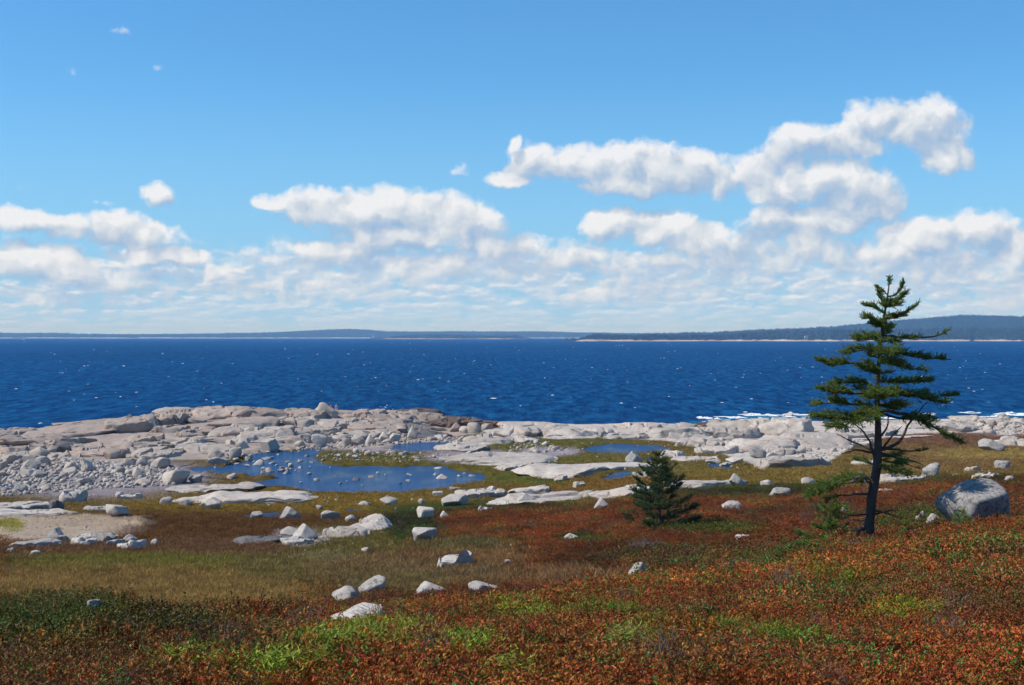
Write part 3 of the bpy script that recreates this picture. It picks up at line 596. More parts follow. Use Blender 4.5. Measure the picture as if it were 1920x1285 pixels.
# ------------------------------------------------------------------ far land
def far_land(name, prof, d_front, d_back, label, rockband, jag, forest, seed, shore_h=3.0):
    """prof: (photo x, ridge row); a wooded rise from the waterline at d_front up to its crest near d_back and down again"""
    p = np.array(prof, float); px = np.arange(p[0, 0], p[-1, 0] + 1, 2.2); row = np.interp(px, p[:, 0], p[:, 1])
    ts = np.array([-0.02, 0.0, 0.012, 0.035, 0.07, 0.15, 0.3, 0.5, 0.7, 0.88, 1.0, 1.15, 1.35]); prof_h = np.array([-8, 0.0, 0.25, 0.6, 1, 1, 1, 1, 1, 1, 1, 1, 1])
    V = []; C = []; rg = np.random.default_rng(seed)
    for i, t in enumerate(ts):
        d = d_front + (d_back - d_front) * t
        x = (px - CX) / F * d_back * (0.25 + 0.75 * 1) * (d / d_back); crest = EYE + (HZ - row) / F * d_back
        edge = np.minimum(sstep(0, 60, px - px[0]) + (px[0] < 0), sstep(0, 30, px[-1] - px) + (px[-1] > 1920))
        crest = np.maximum(crest, 1.5) * np.clip(edge, 0, 1) - 6 * (1 - np.clip(edge, 0, 1))
        if t <= 0: z = np.full_like(px, -8.0 if t < 0 else -0.5)
        elif t < 0.08: z = np.minimum(shore_h * prof_h[i] * (0.8 + 0.5 * vnoise(px * 0.11, px * 0 + i * 0.7, seed=seed)) , crest + 2)
        else:
            f = sstep(0.02, 1.0, t) if t <= 1 else 1 - 0.5 * (t - 1) / 0.35
            z = shore_h + (crest - shore_h) * (0.12 + 0.88 * f if t <= 1 else f)
            z = z + vnoise(px * 0.03, px * 0 + t * 3, seed=seed + 3) * 3.0 * (t < 1)
        V.append(np.stack([x + rg.normal(size=len(px)) * 0, np.full_like(px, d) + vnoise(px * 0.02, px * 0, seed=seed + 8) * 0.02 * d_front, z], 1))
        C.append(np.tile(rockband if t < 0.06 else (0.028, 0.05, 0.022), (len(px), 1)))
    V = np.concatenate(V); C = np.concatenate(C); nc = len(px)
    o = link(name, mesh_np(name, V, grid_faces(len(ts), nc), M['far'], True, None, {'cover': C}), kind='structure')
    # trees on it
    n = forest; i = rg.integers(0, nc - 1, n); tt = 0.045 + 0.96 * rg.random(n) ** 1.1
    k = np.clip(np.searchsorted(ts, tt) - 1, 0, len(ts) - 2); fr = (tt - ts[k]) / (ts[k + 1] - ts[k]); G = V.reshape(len(ts), nc, 3)
    p0 = G[k, i] * (1 - fr)[:, None] + G[k + 1, i] * fr[:, None]; p0[:, 0] += rg.uniform(0, 1, n) * 2.2 * p0[:, 1] / F
    ok = p0[:, 2] > 2.2; p0 = p0[ok]; n = len(p0)
    s = rg.uniform(0.55, 1.25, n) * jag
    tint = np.array([0.030, 0.052, 0.022]) * rg.uniform(0.6, 1.5, (n, 1)) * np.array([1, 1, 1])
    scatter(name + '_forest', p0 - [0, 0, 0.8], np.stack([0 * s, 0 * s, rg.uniform(0, 6, n)], 1), np.stack([s * rg.uniform(.8, 1.3, n), s, s], 1), tint, rg.integers(0, 3, n), FAR_TREES, M['leaf'], label)
    return o
def conifer_lowpoly(seed):
    rg = np.random.default_rng(seed); V = []; Fc = []
    for k in range(5):
        z0 = k / 5 * 0.85 + 0.08; r = 0.27 * (1 - k / 5.6); a0 = rg.uniform(0, 6); b = len(V)
        for j in range(6): a = a0 + j * 1.047; rr = r * rg.uniform(0.7, 1.2); V.append((rr * math.cos(a), rr * math.sin(a), z0 - 0.03 * rg.random()))
        V.append((rg.normal() * 0.02, rg.normal() * 0.02, min(1.0, z0 + 0.34)))
        Fc += [(b + j, b + (j + 1) % 6, b + 6) for j in range(6)]
    V = np.array(V); sh = np.tile(rg.uniform(0.7, 1.2, (len(V), 1)), (1, 3))
    return mesh_np('far_conifer', V, np.array(Fc), M['leaf'], False, None, {'shade': sh})
FAR_TREES = proto_collection('far_conifers', [conifer_lowpoly(i) for i in range(3)])
def far_material():
    m, g, b = mat('far_land'); P = g.n('ShaderNodeNewGeometry').outputs['Position']
    c = g.n('ShaderNodeAttribute', attribute_name='cover').outputs['Color']; n = g.noise(g.v('MULTIPLY', P, (0.03, 0.01, 0.12)), 1.0, 6, 0.7)
    c = g.v('MULTIPLY', c, g.comb(*[g.lin(n, 0.3, 0.7, 0.55, 1.35)] * 3))
    g.put(b.inputs['Base Color'], c); b.inputs['Roughness'].default_value = 0.95; b.inputs['Specular IOR Level'].default_value = 0.05
    return m
M['far'] = far_material()
BEACH = (0.42, 0.36, 0.30)
far_land('distant_hills', [(-400,626),(0,624.5),(90,625),(170,627),(250,627),(330,626.5),(420,625.5),(500,624),(560,621),(610,618),(650,617),(690,618.5),(725,622),(800,622),(830,621.5),(960,622),(1010,621.5),(1080,623.5),(1250,626),(1400,627)], 8800, 10400, 'dark spruce forest on the far hills across the water', (0.45, 0.42, 0.38), 9, 5000, 3, 5)
far_land('headland_hill', [(1150,628),(1240,626.5),(1330,624),(1400,620.5),(1480,617),(1560,613.5),(1600,609.5),(1650,605),(1700,600.5),(1760,595),(1800,592.5),(1830,591.5),(1870,592.5),(1920,596),(2050,600),(2400,612)], 4900, 6300, 'hazy blue spruce forest covering the long hill on the right', BEACH, 7, 9000, 11, 3)
far_land('forested_point', [(1060,633),(1085,631.5),(1112,628.5),(1160,629.5),(1250,631),(1330,630.5),(1400,627.5),(1480,623),(1560,620.5),(1700,618.5),(1800,617.5),(1920,616),(2050,615),(2400,615)], 3930, 4600, 'dark spruce trees along the low point above its pale rocky shore', BEACH, 7, 9000, 23, 5)
far_land('wooded_island', [(690,634),(715,632.5),(740,630),(775,629),(820,627.5),(850,628.5),(880,630.5),(930,631),(970,630),(990,632),(1000,634)], 6500, 6750, 'low dark trees on the rocky island in the bay', (0.30, 0.25, 0.21), 6, 900, 31, 5)

# ------------------------------------------------------------------ bedrock sheets of the ridge (parts of the ridge) and of the right shore
RS = [ # box in photo pixels, kind, stone
 ((-30,800,70,822),'whale','k'),((0,812,120,836),'whale','k'),((60,796,215,822),'whale','k'),((201,782,300,812),'whale','k'),((120,786,235,806),'whale','k'),((255,774,345,800),'whale','k'),((322,778,357,795),'block','k'),
 ((300,768,420,790),'slab','k'),((360,763,470,786),'whale','k'),((440,762,560,788),'whale','k'),((460,773,494,789),'block','k'),((400,783,520,806),'whale','k'),((282,796,350,812),'slab','k'),((330,806,380,824),'slab','k'),
 ((340,800,440,818),'slab','k'),((395,795,485,818),'whale','q'),((70,818,180,842),'slab','k'),((137,825,245,856),'whale','k'),((192,842,236,862),'block','k'),((108,835,140,855),'block','d'),((60,830,112,850),'slab','k'),((0,830,70,852),'slab','k'),
 ((230,812,300,834),'slab','k'),((235,826,330,848),'slab','q'),((245,840,345,862),'slab','q'),((320,820,400,838),'slab','q'),((330,832,440,852),'slab','q'),((0,846,90,866),'slab','q'),((80,850,150,866),'slab','q'),
 ((540,766,612,786),'whale','k'),((520,780,600,802),'slab','q'),((450,800,560,824),'slab','q'),((540,795,640,818),'slab','q'),((430,818,500,836),'slab','q'),((500,812,590,832),'slab','q'),((600,784,690,806),'slab','q'),((640,770,720,786),'slab','k'),
 ((690,776,790,800),'whale','k'),((660,792,760,812),'slab','k'),((720,768,790,784),'slab','k'),((770,770,830,786),'slab','k'),((780,778,840,792),'slab','k'),((790,772,880,788),'whale','t'),((800,786,870,802),'slab','t'),((730,796,820,814),'slab','d'),
 ((830,782,905,800),'slab','t'),((860,786,940,802),'whale','t'),((890,792,938,803),'slab','o'),((850,798,900,810),'slab','t'),((760,806,850,822),'slab','d'),((620,806,700,824),'slab','q'),((590,812,650,832),'slab','q'),((680,806,740,822),'slab','q')]
for i, (bx, k, m) in enumerate(RS):
    place_rock('slab', bx, k, m, 1000 + i, rock_ridge, 4, sink=0.45)
rg = np.random.default_rng(12)
n_fill = 0
for i in range(400):                                     # smaller sheets between them
    px = rg.uniform(-60, 900); py = rg.uniform(768, 858)
    if poly_sdf(np.array([px]), np.array([py]), RIDGE, 2)[0] > -14 or n_fill > 78: continue
    w = rg.uniform(26, 90); h = w * rg.uniform(0.09, 0.18)
    m = ('k' if px < 560 else 'q') if rg.random() < 0.8 else ('d' if rg.random() < 0.5 else 'q')
    if px > 780: m = 't'
    place_rock('slab', (px - w / 2, py - h, px + w / 2, py), 'slab', m, 1200 + i, rock_ridge, 3, sink=0.45); n_fill += 1
SS = [((925,792,1060,814),'whale','w'),((1000,791,1165,822),'whale','w'),((1155,788,1250,806),'whale','w'),((1195,788,1332,822),'whale','w'),((1320,797,1420,824),'whale','w'),((1333,782,1440,812),'whale','w'),((1400,779,1530,820),'whale','w'),
 ((1360,812,1500,846),'whale','w'),((1450,806,1600,842),'whale','w'),((1540,800,1680,826),'slab','w'),((1660,786,1800,804),'slab','w'),((1764,795,1824,811),'slab','w'),((1600,815,1760,822),'slab','w'),((1560,822,1640,838),'slab','w'),
 ((1300,790,1412,800),'slab','o'),((1300,796,1340,806),'slab','t'),((1020,808,1130,824),'slab','w'),((1130,806,1220,824),'slab','w'),((1240,808,1300,824),'slab','w'),((910,800,1010,822),'slab','w'),((870,812,960,830),'slab','p'),((1800,780,1920,796),'slab','w'),
 ((1290,816,1370,836),'slab','w'),((1420,836,1500,856),'slab','w'),((940,816,1010,830),'slab','w'),((1255,820,1330,834),'slab','w')]
for i, (bx, k, m) in enumerate(SS): place_rock('slab', bx, k, m, 1700 + i, rock_shore, 4, sink=0.45)

# ------------------------------------------------------------------ outcrops: whalebacks of granite that stand out of the marsh
OUT = [
 ((316,902,487,924),'whale','w','long low granite outcrop running into the big pool beside the rubble bank'),
 ((345,915,578,944),'whale','w','broad cracked granite outcrop sloping into the near shore of the big pool'),
 ((-40,931,97,962),'whale','w','smooth pale granite outcrop above the sandy patch at the left edge'),
 ((-40,953,132,969),'slab','w','thin flat granite ledge just above the sandy patch'),
 ((817,829,912,847),'slab','w','flat stony granite sheet between the upper pool and the small grassy knoll'),
 ((835,846,1036,874),'slab','w','wide flat granite sheet in the middle of the marsh, ringed by green grass'),
 ((928,867,986,884),'whale','p','low grey granite hump left of the long mid-marsh slab'),
 ((972,861,1228,894),'whale','w','long pale granite slab with a pyramid-shaped boulder standing on it'),
 ((858,910,947,935),'whale','w','tapering pale outcrop beside the right end of the big pool'),
 ((955,908,1028,929),'whale','w','rounded cracked granite hump above the dark green shrub strip'),
 ((922,917,1120,945),'slab','w','long white granite ledge along the top of the dark green shrub strip'),
 ((1110,902,1240,933),'whale','w','white granite whaleback rising behind the small spruce'),
 ((1225,893,1402,914),'whale','w','long smooth granite whaleback to the right of the small spruce top'),
 ((1186,882,1224,895),'whale','w','small pale granite hump at the end of the little blue pool'),
 ((1258,852,1340,866),'slab','w','flat pale granite sheet in the olive grass right of the upper right pool'),
 ((1240,843,1284,859),'whale','w','small rounded granite hump beside the upper right pool'),
 ((1305,831,1386,852),'whale','w','pale rounded granite outcrop left of the large shore dome'),
 ((1420,845,1548,877),'whale','w','large tilted granite slab strewn with boulders at the edge of the olive grass'),
 ((1645,883,1732,907),'slab','w','flat pinkish white granite slab behind the tall spruce trunk'),
 ((1866,815,1960,838),'slab','w','pale granite ledge behind the angular boulder at the right edge'),
 ((616,978,692,1011),'whale','p','sloping pale granite ledge at the left end of the dark juniper mound'),
 ((650,962,735,998),'whale','w','upper pale granite ledge running up to the dark juniper mound'),
 ((1600,862,1640,872),'slab','w','thin granite sheet in the olive grass by the tall spruce'),
 ((600,1000,640,1010),'slab','p','little flat granite ledge among the rubble below the juniper mound')]
for i, (bx, k, m, lb) in enumerate(OUT):
    place_rock('granite_outcrop', bx, k, m, 1900 + i, None, 4 if i != 1 else 5, sink=0.4, label=lb, category='rock outcrop', group='granite outcrops in the marsh')

# ------------------------------------------------------------------ boulders one can point to
BO = [
 ((588,754,637,784),'round','p','huge pale boulder perched on the ridge crest beside two people'),
 ((1761,898,1897,981),'big','G','huge lichen-spotted grey boulder on the red heath at the right'),
 ((303,880,354,909),'block','p','big flat-topped angular block at the pool end of the rubble bank'),
 ((282,857,321,879),'block','p','tilted slab-like boulder at the top of the rubble bank, above the angular block'),
 ((247,874,271,896),'peak','p','upright pointed boulder in the middle of the rubble bank'),
 ((353,890,378,906),'block','g','small grey block just right of the big angular block'),
 ((390,844,421,860),'round','p','rounded boulder at the tip of the ridge, on the pool edge'),
 ((388,857,431,873),'block','g','low dark-sided boulder standing in the pool below the ridge tip'),
 ((430,839,454,860),'block','p','squarish boulder at the inlet between ridge and pool'),
 ((440,826,468,843),'block','p','wide boulder on the ridge foot above the pool inlet'),
 ((488,822,524,851),'block','p','large cracked boulder beside the narrow pool inlet'),
 ((550,826,574,841),'round','p','pale boulder left of the row of blocks along the upper pool'),
 ((473,862,496,879),'round','p','rounded pale boulder standing alone in the pool shallows'),
 ((493,877,514,891),'round','g','small rounded boulder in the pool, nearer than the pale one'),
 ((425,887,444,899),'round','w','white-topped boulder in the pool near the long low outcrop'),
 ((530,882,546,893),'round','p','small stone in the pool right of the two boulders'),
 ((815,889,844,905),'peak','p','pale wedge-shaped boulder standing in the right part of the pool'),
 ((862,886,876,896),'round','g','small brownish boulder at the right end of the pool'),
 ((877,890,895,900),'round','k','rusty flat boulder at the right end of the pool, by its grassy tip'),
 ((660,896,677,908),'round','d','dark wet stone in the middle of the pool'),
 ((622,892,633,900),'round','d','small dark stone in the pool left of the gravel bar'),
 ((842,911,866,919),'slab','k','flat brown stone breaking the surface near the pool shore'),
 ((648,885,700,896),'slab','k','flat pinkish gravel bar in the middle of the pool'),
 ((810,876,831,887),'round','p','pale stone on the far right shore of the pool'),
 ((112,916,159,942),'whale','w','white rounded boulder at the lower edge of the rubble bank'),
 ((92,937,121,959),'block','d','dark cubic block on the pale ledge at the left'),
 ((218,921,261,937),'slab','w','low white slab in the green grass below the rubble bank'),
 ((197,946,244,970),'block','w','white block on the grass right of the sandy patch'),
 ((160,945,232,959),'slab','p','flat broken slab behind the white block by the sand'),
 ((300,932,324,947),'round','w','small rounded boulder at the left end of the cracked outcrop'),
 ((372,932,418,955),'peak','w','peaked white boulder at the foot of the cracked outcrop'),
 ((335,937,362,949),'round','p','small boulder between the rounded and the peaked ones below the cracked outcrop'),
 ((525,950,567,976),'peak','p','twin-peaked grey boulder beside the little blue puddle'),
 ((469,959,494,973),'round','p','low boulder in the little blue puddle'),
 ((602,956,638,976),'block','p','squat pale boulder right of the twin-peaked one'),
 ((592,947,606,956),'round','w','small white boulder on golden grass above the squat one'),
 ((28,1003,112,1027),'whale','p','long low grey boulder, largest of the left group below the sand'),
 ((86,990,121,1015),'peak','g','pointed grey boulder leaning over the long low one below the sand'),
 ((106,1003,129,1020),'block','g','dark-sided boulder at the right foot of the pointed one'),
 ((134,998,185,1024),'slab','p','sloping slab at the left of the five-piece boulder group'),
 ((177,998,218,1018),'slab','p','raised slab at the back of the five-piece boulder group'),
 ((203,1006,232,1024),'slab','p','middle slab of the five-piece boulder group'),
 ((229,1002,258,1019),'peak','g','dark pyramid-shaped boulder in the five-piece group'),
 ((218,1010,269,1031),'slab','w','front white slab of the five-piece boulder group'),
 ((282,1010,298,1024),'round','p','lone small boulder right of the five-piece group'),
 ((12,1027,27,1039),'round','w','small white stone in brown grass near the left edge'),
 ((56,1032,78,1043),'round','w','flat white stone below the long low boulder at the left'),
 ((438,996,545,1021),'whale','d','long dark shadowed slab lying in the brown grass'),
 ((526,987,566,1010),'round','w','white boulder at the right end of the long dark slab'),
 ((548,982,598,1013),'peak','w','tall wedge-shaped white boulder beside the long dark slab'),
 ((524,1004,584,1025),'slab','w','low white slab in front of the wedge-shaped boulder'),
 ((603,991,623,1005),'round','w','small white boulder between wedge and pale ledge'),
 ((647,966,668,979),'round','w','rounded white boulder just above the pale ledge'),
 ((712,932,746,947),'round','w','white boulder on golden grass above the juniper mound'),
 ((783,935,798,945),'round','w','small round white boulder on golden grass right of the larger one'),
 ((673,941,694,949),'slab','w','flat white stone on golden grass'),
 ((780,951,815,974),'block','w','white block on top of the juniper mound'),
 ((825,958,843,973),'peak','w','small leaning stone right of the white block on the juniper mound'),
 ((827,927,878,949),'block','w','large speckled block behind the juniper mound'),
 ((773,989,820,1015),'block','w','angular white boulder on the slope below the juniper mound'),
 ((896,948,923,961),'slab','w','flat white stone in the dark green shrubs'),
 ((677,1026,693,1039),'round','w','small white stone on the slope under the pale ledge'),
 ((824,1031,884,1066),'slab','w','bright white zigzag rock in the grey-brown heath'),
 ((944,1049,964,1060),'round','w','little white stone right of the zigzag rock'),
 ((1057,1000,1090,1018),'round','w','grey-topped boulder alone on the orange heath'),
 ((920,918,941,929),'round','w','small white boulder between the two pale ledges at mid marsh'),
 ((967,924,1004,946),'peak','g','grey pointed boulder leaning on the long white ledge'),
 ((812,919,831,930),'slab','w','pale flat stone on the right shore of the big pool'),
 ((1097,919,1121,935),'round','g','grey boulder at the right end of the long white ledge'),
 ((1113,933,1144,957),'peak','w','white pyramid boulder left of the small spruce'),
 ((1075,903,1096,914),'slab','w','pale flat stone in brown grass at mid marsh'),
 ((1040,891,1063,902),'slab','w','low pale stone by the tiny pool at mid marsh'),
 ((1172,846,1204,869),'peak','g','brown-grey pyramid boulder standing on the long pale slab'),
 ((1366,888,1398,912),'peak','g','grey wedge boulder at the right end of the long whaleback'),
 ((1425,900,1451,913),'round','w','rounded pale boulder in olive grass right of the grey wedge'),
 ((1502,895,1530,911),'round','w','pale domed boulder left of the tall spruce'),
 ((1441,915,1485,933),'round','g','low grey domed boulder at the upper edge of the red heath'),
 ((1353,940,1394,961),'block','g','dark grey boulder on the red heath right of the small spruce'),
 ((1379,1006,1404,1016),'slab','w','flat white stone low in the heath below the dark grey boulder'),
 ((1470,772,1487,785),'round','w','round boulder perched on the skyline of the shore dome'),
 ((1498,792,1511,808),'round','p','boulder on the right flank of the shore dome'),
 ((1355,817,1381,832),'round','g','grey boulder at the foot of the shore dome'),
 ((1493,834,1511,850),'round','w','pale boulder in the row above the tilted slab'),
 ((1519,827,1544,840),'round','w','wide pale boulder at the right of the row above the tilted slab'),
 ((1436,848,1459,862),'round','w','white boulder at the upper end of the tilted slab'),
 ((1406,842,1438,860),'block','g','dark grey block left of the white boulder on the tilted slab'),
 ((1524,855,1541,869),'round','p','small boulder at the right end of the tilted slab'),
 ((1361,857,1393,870),'round','w','white boulder in the grass left of the tilted slab'),
 ((1349,866,1370,876),'slab','w','white stone beside the small puddle in the olive grass'),
 ((1322,861,1350,870),'slab','p','low stones by the small puddle in the olive grass'),
 ((1834,823,1883,847),'peak','g','large angular boulder alone in the brown grass at the right'),
 ((1728,868,1764,895),'round','g','round grey boulder at the end of the pinkish slab'),
 ((1690,886,1704,896),'round','g','small shaded boulder on the pinkish slab close to the spruce trunk'),
 ((1820,884,1869,901),'slab','w','flat pale boulder behind the huge lichen-spotted one'),
 ((1867,864,1895,880),'round','g','grey boulder in the grass up from the flat pale one'),
 ((1810,873,1836,884),'slab','p','low pale slab left of the grey boulder at the right edge'),
 ((1881,892,1902,903),'round','w','small pale boulder right above the huge lichen-spotted one'),
 ((1735,972,1763,988),'round','g','small grey boulder at the left foot of the huge lichen-spotted one'),
 ((1721,965,1735,978),'round','w','white stone, upper of the pair left of the huge boulder'),
 ((1715,976,1727,987),'round','w','white stone, lower of the pair left of the huge boulder'),
 ((1574,952,1590,966),'round','w','white stone peeping out above the spruce sapling'),
 ((1647,914,1674,926),'slab','w','pale flat boulder in red heath right of the spruce trunk'),
 ((1819,780,1840,793),'peak','w','boulder on the skyline left of the stony right shore'),
 ((1869,779,1887,791),'round','p','boulder on the skyline above the stony right shore'),
 ((1843,800,1867,815),'round','w','rounded boulder at the left end of the stony right shore'),
 ((621,1106,676,1133),'block','p','sloping grey boulder, left of the pair at the marsh edge'),
 ((671,1086,724,1114),'round','g','dark rounded boulder, right of the pair at the marsh edge'),
 ((781,1099,838,1119),'peak','w','low peaked boulder at the foot of the near heath slope'),
 ((877,1097,939,1116),'block','w','flat white boulder with mottled front behind the near heath slope'),
 ((612,1136,710,1184),'wedge','w','long wedge of pale rock slanting up at the edge of the near heath'),
 ((1177,1064,1220,1095),'round','p','pale rounded boulder half buried in the near heath'),
 ((165,1145,194,1168),'block','p','small grey boulder at the edge of the tall shrubs'),
 ((763,799,784,824),'peak','p','tall pointed boulder behind the upper pool'),
 ((708,809,732,829),'peak','p','pale pyramid block in the row behind the upper pool'),
 ((684,814,706,835),'peak','p','steep block in the row behind the upper pool, left of the pale pyramid'),
 ((657,819,685,835),'block','p','wide flat-topped block in the row behind the upper pool'),
 ((641,821,659,837),'block','p','narrow block left of the flat-topped one behind the upper pool'),
 ((584,814,614,842),'block','g','big grey block at the left end of the row behind the upper pool'),
 ((730,812,752,829),'block','p','tilted block right of the pale pyramid behind the upper pool'),
 ((842,792,867,810),'peak','k','pinkish leaning block below the dark promontory'),
 ((860,799,880,813),'block','p','small block between the pinkish one and the large pale one'),
 ((874,792,902,813),'round','p','large pale boulder below the dark promontory'),
 ((902,794,926,811),'block','g','grey block with a dark right side below the dark promontory'),
 ((907,812,924,828),'block','p','upright pale block near the upper pool\'s right end')]
for i, (bx, k, m, lb) in enumerate(BO):
    kind = {'big': 'round', 'wedge': 'peak'}.get(k, k)
    if bx[3] > 938: m = {'w': 'W', 'p': 'P'}.get(m, m)
    w = bx[2] - bx[0]
    if k == 'big':
        o = place_rock('boulder', (1766, 909, 1899, 988), 'block', m, 4103, None, 5, sink=0.1, label=lb, category='boulder', group='boulders on the coast')
        me = o.data; n = len(me.vertices); co = np.zeros(n * 3, np.float32); me.vertices.foreach_get('co', co); hx, hy, hz = np.abs(co.reshape(-1, 3)).max(0); D0 = ico(5)[0]
        NP = np.array([(-0.12, -0.30, 0.94, .66), (0.22, -0.86, -0.46, .62), (-0.86, -0.50, 0.05, .95), (0.95, -0.28, 0.06, .95), (0.1, 1, 0.25, .9), (0, 0, -1, .72), (0.62, -0.1, 0.78, 1.0), (-0.60, -0.1, 0.80, .90), (0.6, -0.78, -0.2, .86), (-0.7, -0.1, -0.7, .98), (0.75, 0, -0.65, 1.02)]); NP[:, :3] /= np.linalg.norm(NP[:, :3], axis=1, keepdims=True)
        r = 1 / ((np.maximum(D0 @ NP[:, :3].T, 1e-4) / NP[:, 3]) ** 10).sum(1) ** (1 / 10); co = D0 * r[:, None]
        co *= (1 + 0.05 * fbm(co[:, 0] * 2, co[:, 1] * 2, co[:, 2] * 2, 2, 87) + 0.03 * fbm(co[:, 0] * 7, co[:, 1] * 7, co[:, 2] * 7, 3, 88))[:, None]
        mn, mx = co.min(0), co.max(0); co = (co - (mn + mx) / 2) / ((mx - mn) / 2) * [hx, hy, hz]
        me.vertices.foreach_set('co', co.astype(np.float32).ravel()); me.update()
        continue
    if k == 'wedge':
        o = place_rock('boulder', bx, 'slab', m, 4200, None, 4, sink=0.3, lean=0.0, label=lb, category='boulder', group='boulders on the coast')
        me = o.data; n = len(me.vertices); co = np.zeros(n * 3, np.float32); me.vertices.foreach_get('co', co); co = co.reshape(-1, 3); hx = np.abs(co[:, 0]).max(); hz = np.abs(co[:, 2]).max()
        co[:, 2] = co[:, 2] * (0.32 + 0.68 * np.clip((co[:, 0] / hx + 1) / 1.7, 0, 1)) - hz * 0.45 * np.clip(-co[:, 0] / hx, 0, 1)
        me.vertices.foreach_set('co', co.ravel()); me.update(); continue
    o = place_rock('boulder', bx, kind, m, 2100 + i * 3, None, 4 if w > 24 else 3, sink=0.25 if kind != 'peak' else 0.15, label=lb, category='boulder', group='boulders on the coast')
    if i == 0: o.data.transform(Matrix.Diagonal((-1, 1, 1, 1))); o.data.flip_normals()      # its high end is the left one
    if i == 0:
        hx_ = max(v.co.x for v in o.data.vertices); hz_0 = max(v.co.z for v in o.data.vertices)
        for v in o.data.vertices:
            if v.co.z > -0.2 * hz_0: v.co.z -= (v.co.z + 0.2 * hz_0) * 0.58 * min(max(v.co.x / hx_ * 1.1 - 0.05, 0), 1)

# ------------------------------------------------------------------ stones of the rubble banks: alike, so they share a label inside their bank
PROTO = []
for i in range(14):
    k = ('block', 'round', 'block', 'peak', 'block', 'round', 'slab')[i % 7]; V, Fc = rock_verts(3000 + i, k, 3)
    for mk in ('p', 'g', 'w', 'k'): PROTO.append((mk, mesh_np('stone', V, Fc, M[mk], True, 40)))
BANKS = [
 ([(-20,868),(60,858),(130,860),(200,866),(250,866),(300,868),(350,884),(345,908),(290,914),(180,918),(90,926),(-20,934)], 82, (11, 36), 'the rubble bank below the left ridge', 'stones of the left rubble bank', 'pppg'),
 ([(560,830),(640,828),(700,824),(800,818),(880,822),(930,826),(900,832),(790,830),(740,834),(650,842),(560,846)], 40, (8, 19), 'the rubble behind the upper pool', 'stones behind the upper water', 'ppw'),
 ([(470,846),(560,842),(610,850),(560,862),(480,866),(430,868)], 18, (6, 14), 'the shallow inlet of the big pool', 'stones in the inlet shallows', 'pgg'),
 ([(400,872),(470,862),(560,852),(610,866),(560,890),(470,886),(400,884)], 26, (6, 15), 'the big pool\'s left shallows', 'stones in the left shallows', 'pgw'),
 ([(480,890),(560,872),(640,880),(760,882),(880,892),(900,902),(800,914),(660,920),(560,912)], 20, (5, 14), 'the open middle of the big pool', 'stones in the middle of the pool', 'pgk'),
 ([(590,858),(680,846),(760,850),(850,852),(930,850),(930,864),(850,864),(740,868),(640,866)], 30, (7, 14), 'the grassy bar between the pools', 'stones on the bar between the pools', 'ppw'),
 ([(960,834),(1030,830),(1050,842),(1030,850),(950,850)], 14, (7, 15), 'the flat mid-marsh sheet', 'stones on the middle sheet', 'pw'),
 ([(1790,790),(1850,786),(1925,784),(1925,816),(1880,818),(1850,808),(1800,800)], 40, (9, 21), 'the heap on the right shore', 'stones of the right shore', 'pwwk'),
 ([(1480,832),(1550,826),(1600,832),(1600,850),(1545,862),(1500,860)], 18, (7, 15), 'the scatter left of the tall spruce', 'stones left of the tall spruce', 'pw'),
 ([(1270,826),(1340,822),(1400,836),(1330,842),(1260,838)], 12, (7, 14), 'the scatter below the shore dome', 'stones at the foot of the shore dome', 'pw')]
rg = np.random.default_rng(44)
for poly, n, (s0, s1), lb, grp, mm in BANKS:
    P = np.array(poly, float); c = 0
    while c < n:
        px = rg.uniform(P[:, 0].min(), P[:, 0].max()); py = rg.uniform(P[:, 1].min(), P[:, 1].max())
        if poly_sdf(np.array([px]), np.array([py]), poly)[0] > 0: continue
        d = hit(px, py); w = s0 + (s1 - s0) * rg.random() ** 2.2; x = (px - CX) / F * d
        mk = mm[rg.integers(len(mm))]; cand = [q for q in PROTO if q[0] == mk]
        cxm, cym = P[:, 0].mean(), P[:, 1].mean(); tx_, ty_ = (px - P[:, 0].min()) / np.ptp(P[:, 0]), (py - P[:, 1].min()) / np.ptp(P[:, 1])
        where = ('upper' if ty_ < 0.36 else 'lower' if ty_ > 0.66 else 'middle') + ' ' + ('left end' if tx_ < 0.2 else 'left part' if tx_ < 0.4 else 'centre' if tx_ < 0.6 else 'right part' if tx_ < 0.8 else 'right end')
        size = 'large' if w > s0 + 0.5 * (s1 - s0) else 'middle-sized' if w > s0 + 0.2 * (s1 - s0) else 'small'
        lab = size + ' ' + {'p': 'pale grey', 'g': 'dark grey', 'w': 'whitish', 'k': 'pinkish'}[mk] + ' stone, ' + where + ' of ' + lb
        o = link('stone', cand[rg.integers(len(cand))][1], None, label=lab, category='stone', group=grp)
        r = w * d / F / 2; h = r * rg.uniform(0.5, 0.9)
        o.location = (x, d + r * 0.5, max(float(gz(x, d)[0]), (PONDS[0][1] - 0.35 * h) if 'pool' in grp or 'shallows' in grp else -9) + h * 0.45); o.scale = (r, r * rg.uniform(0.8, 1.2), h); o.rotation_euler = (rg.normal() * 0.2, rg.normal() * 0.25, rg.uniform(0, 6.28)); c += 1
        FOOT.append((x, d, r, r, o.location.z + h))
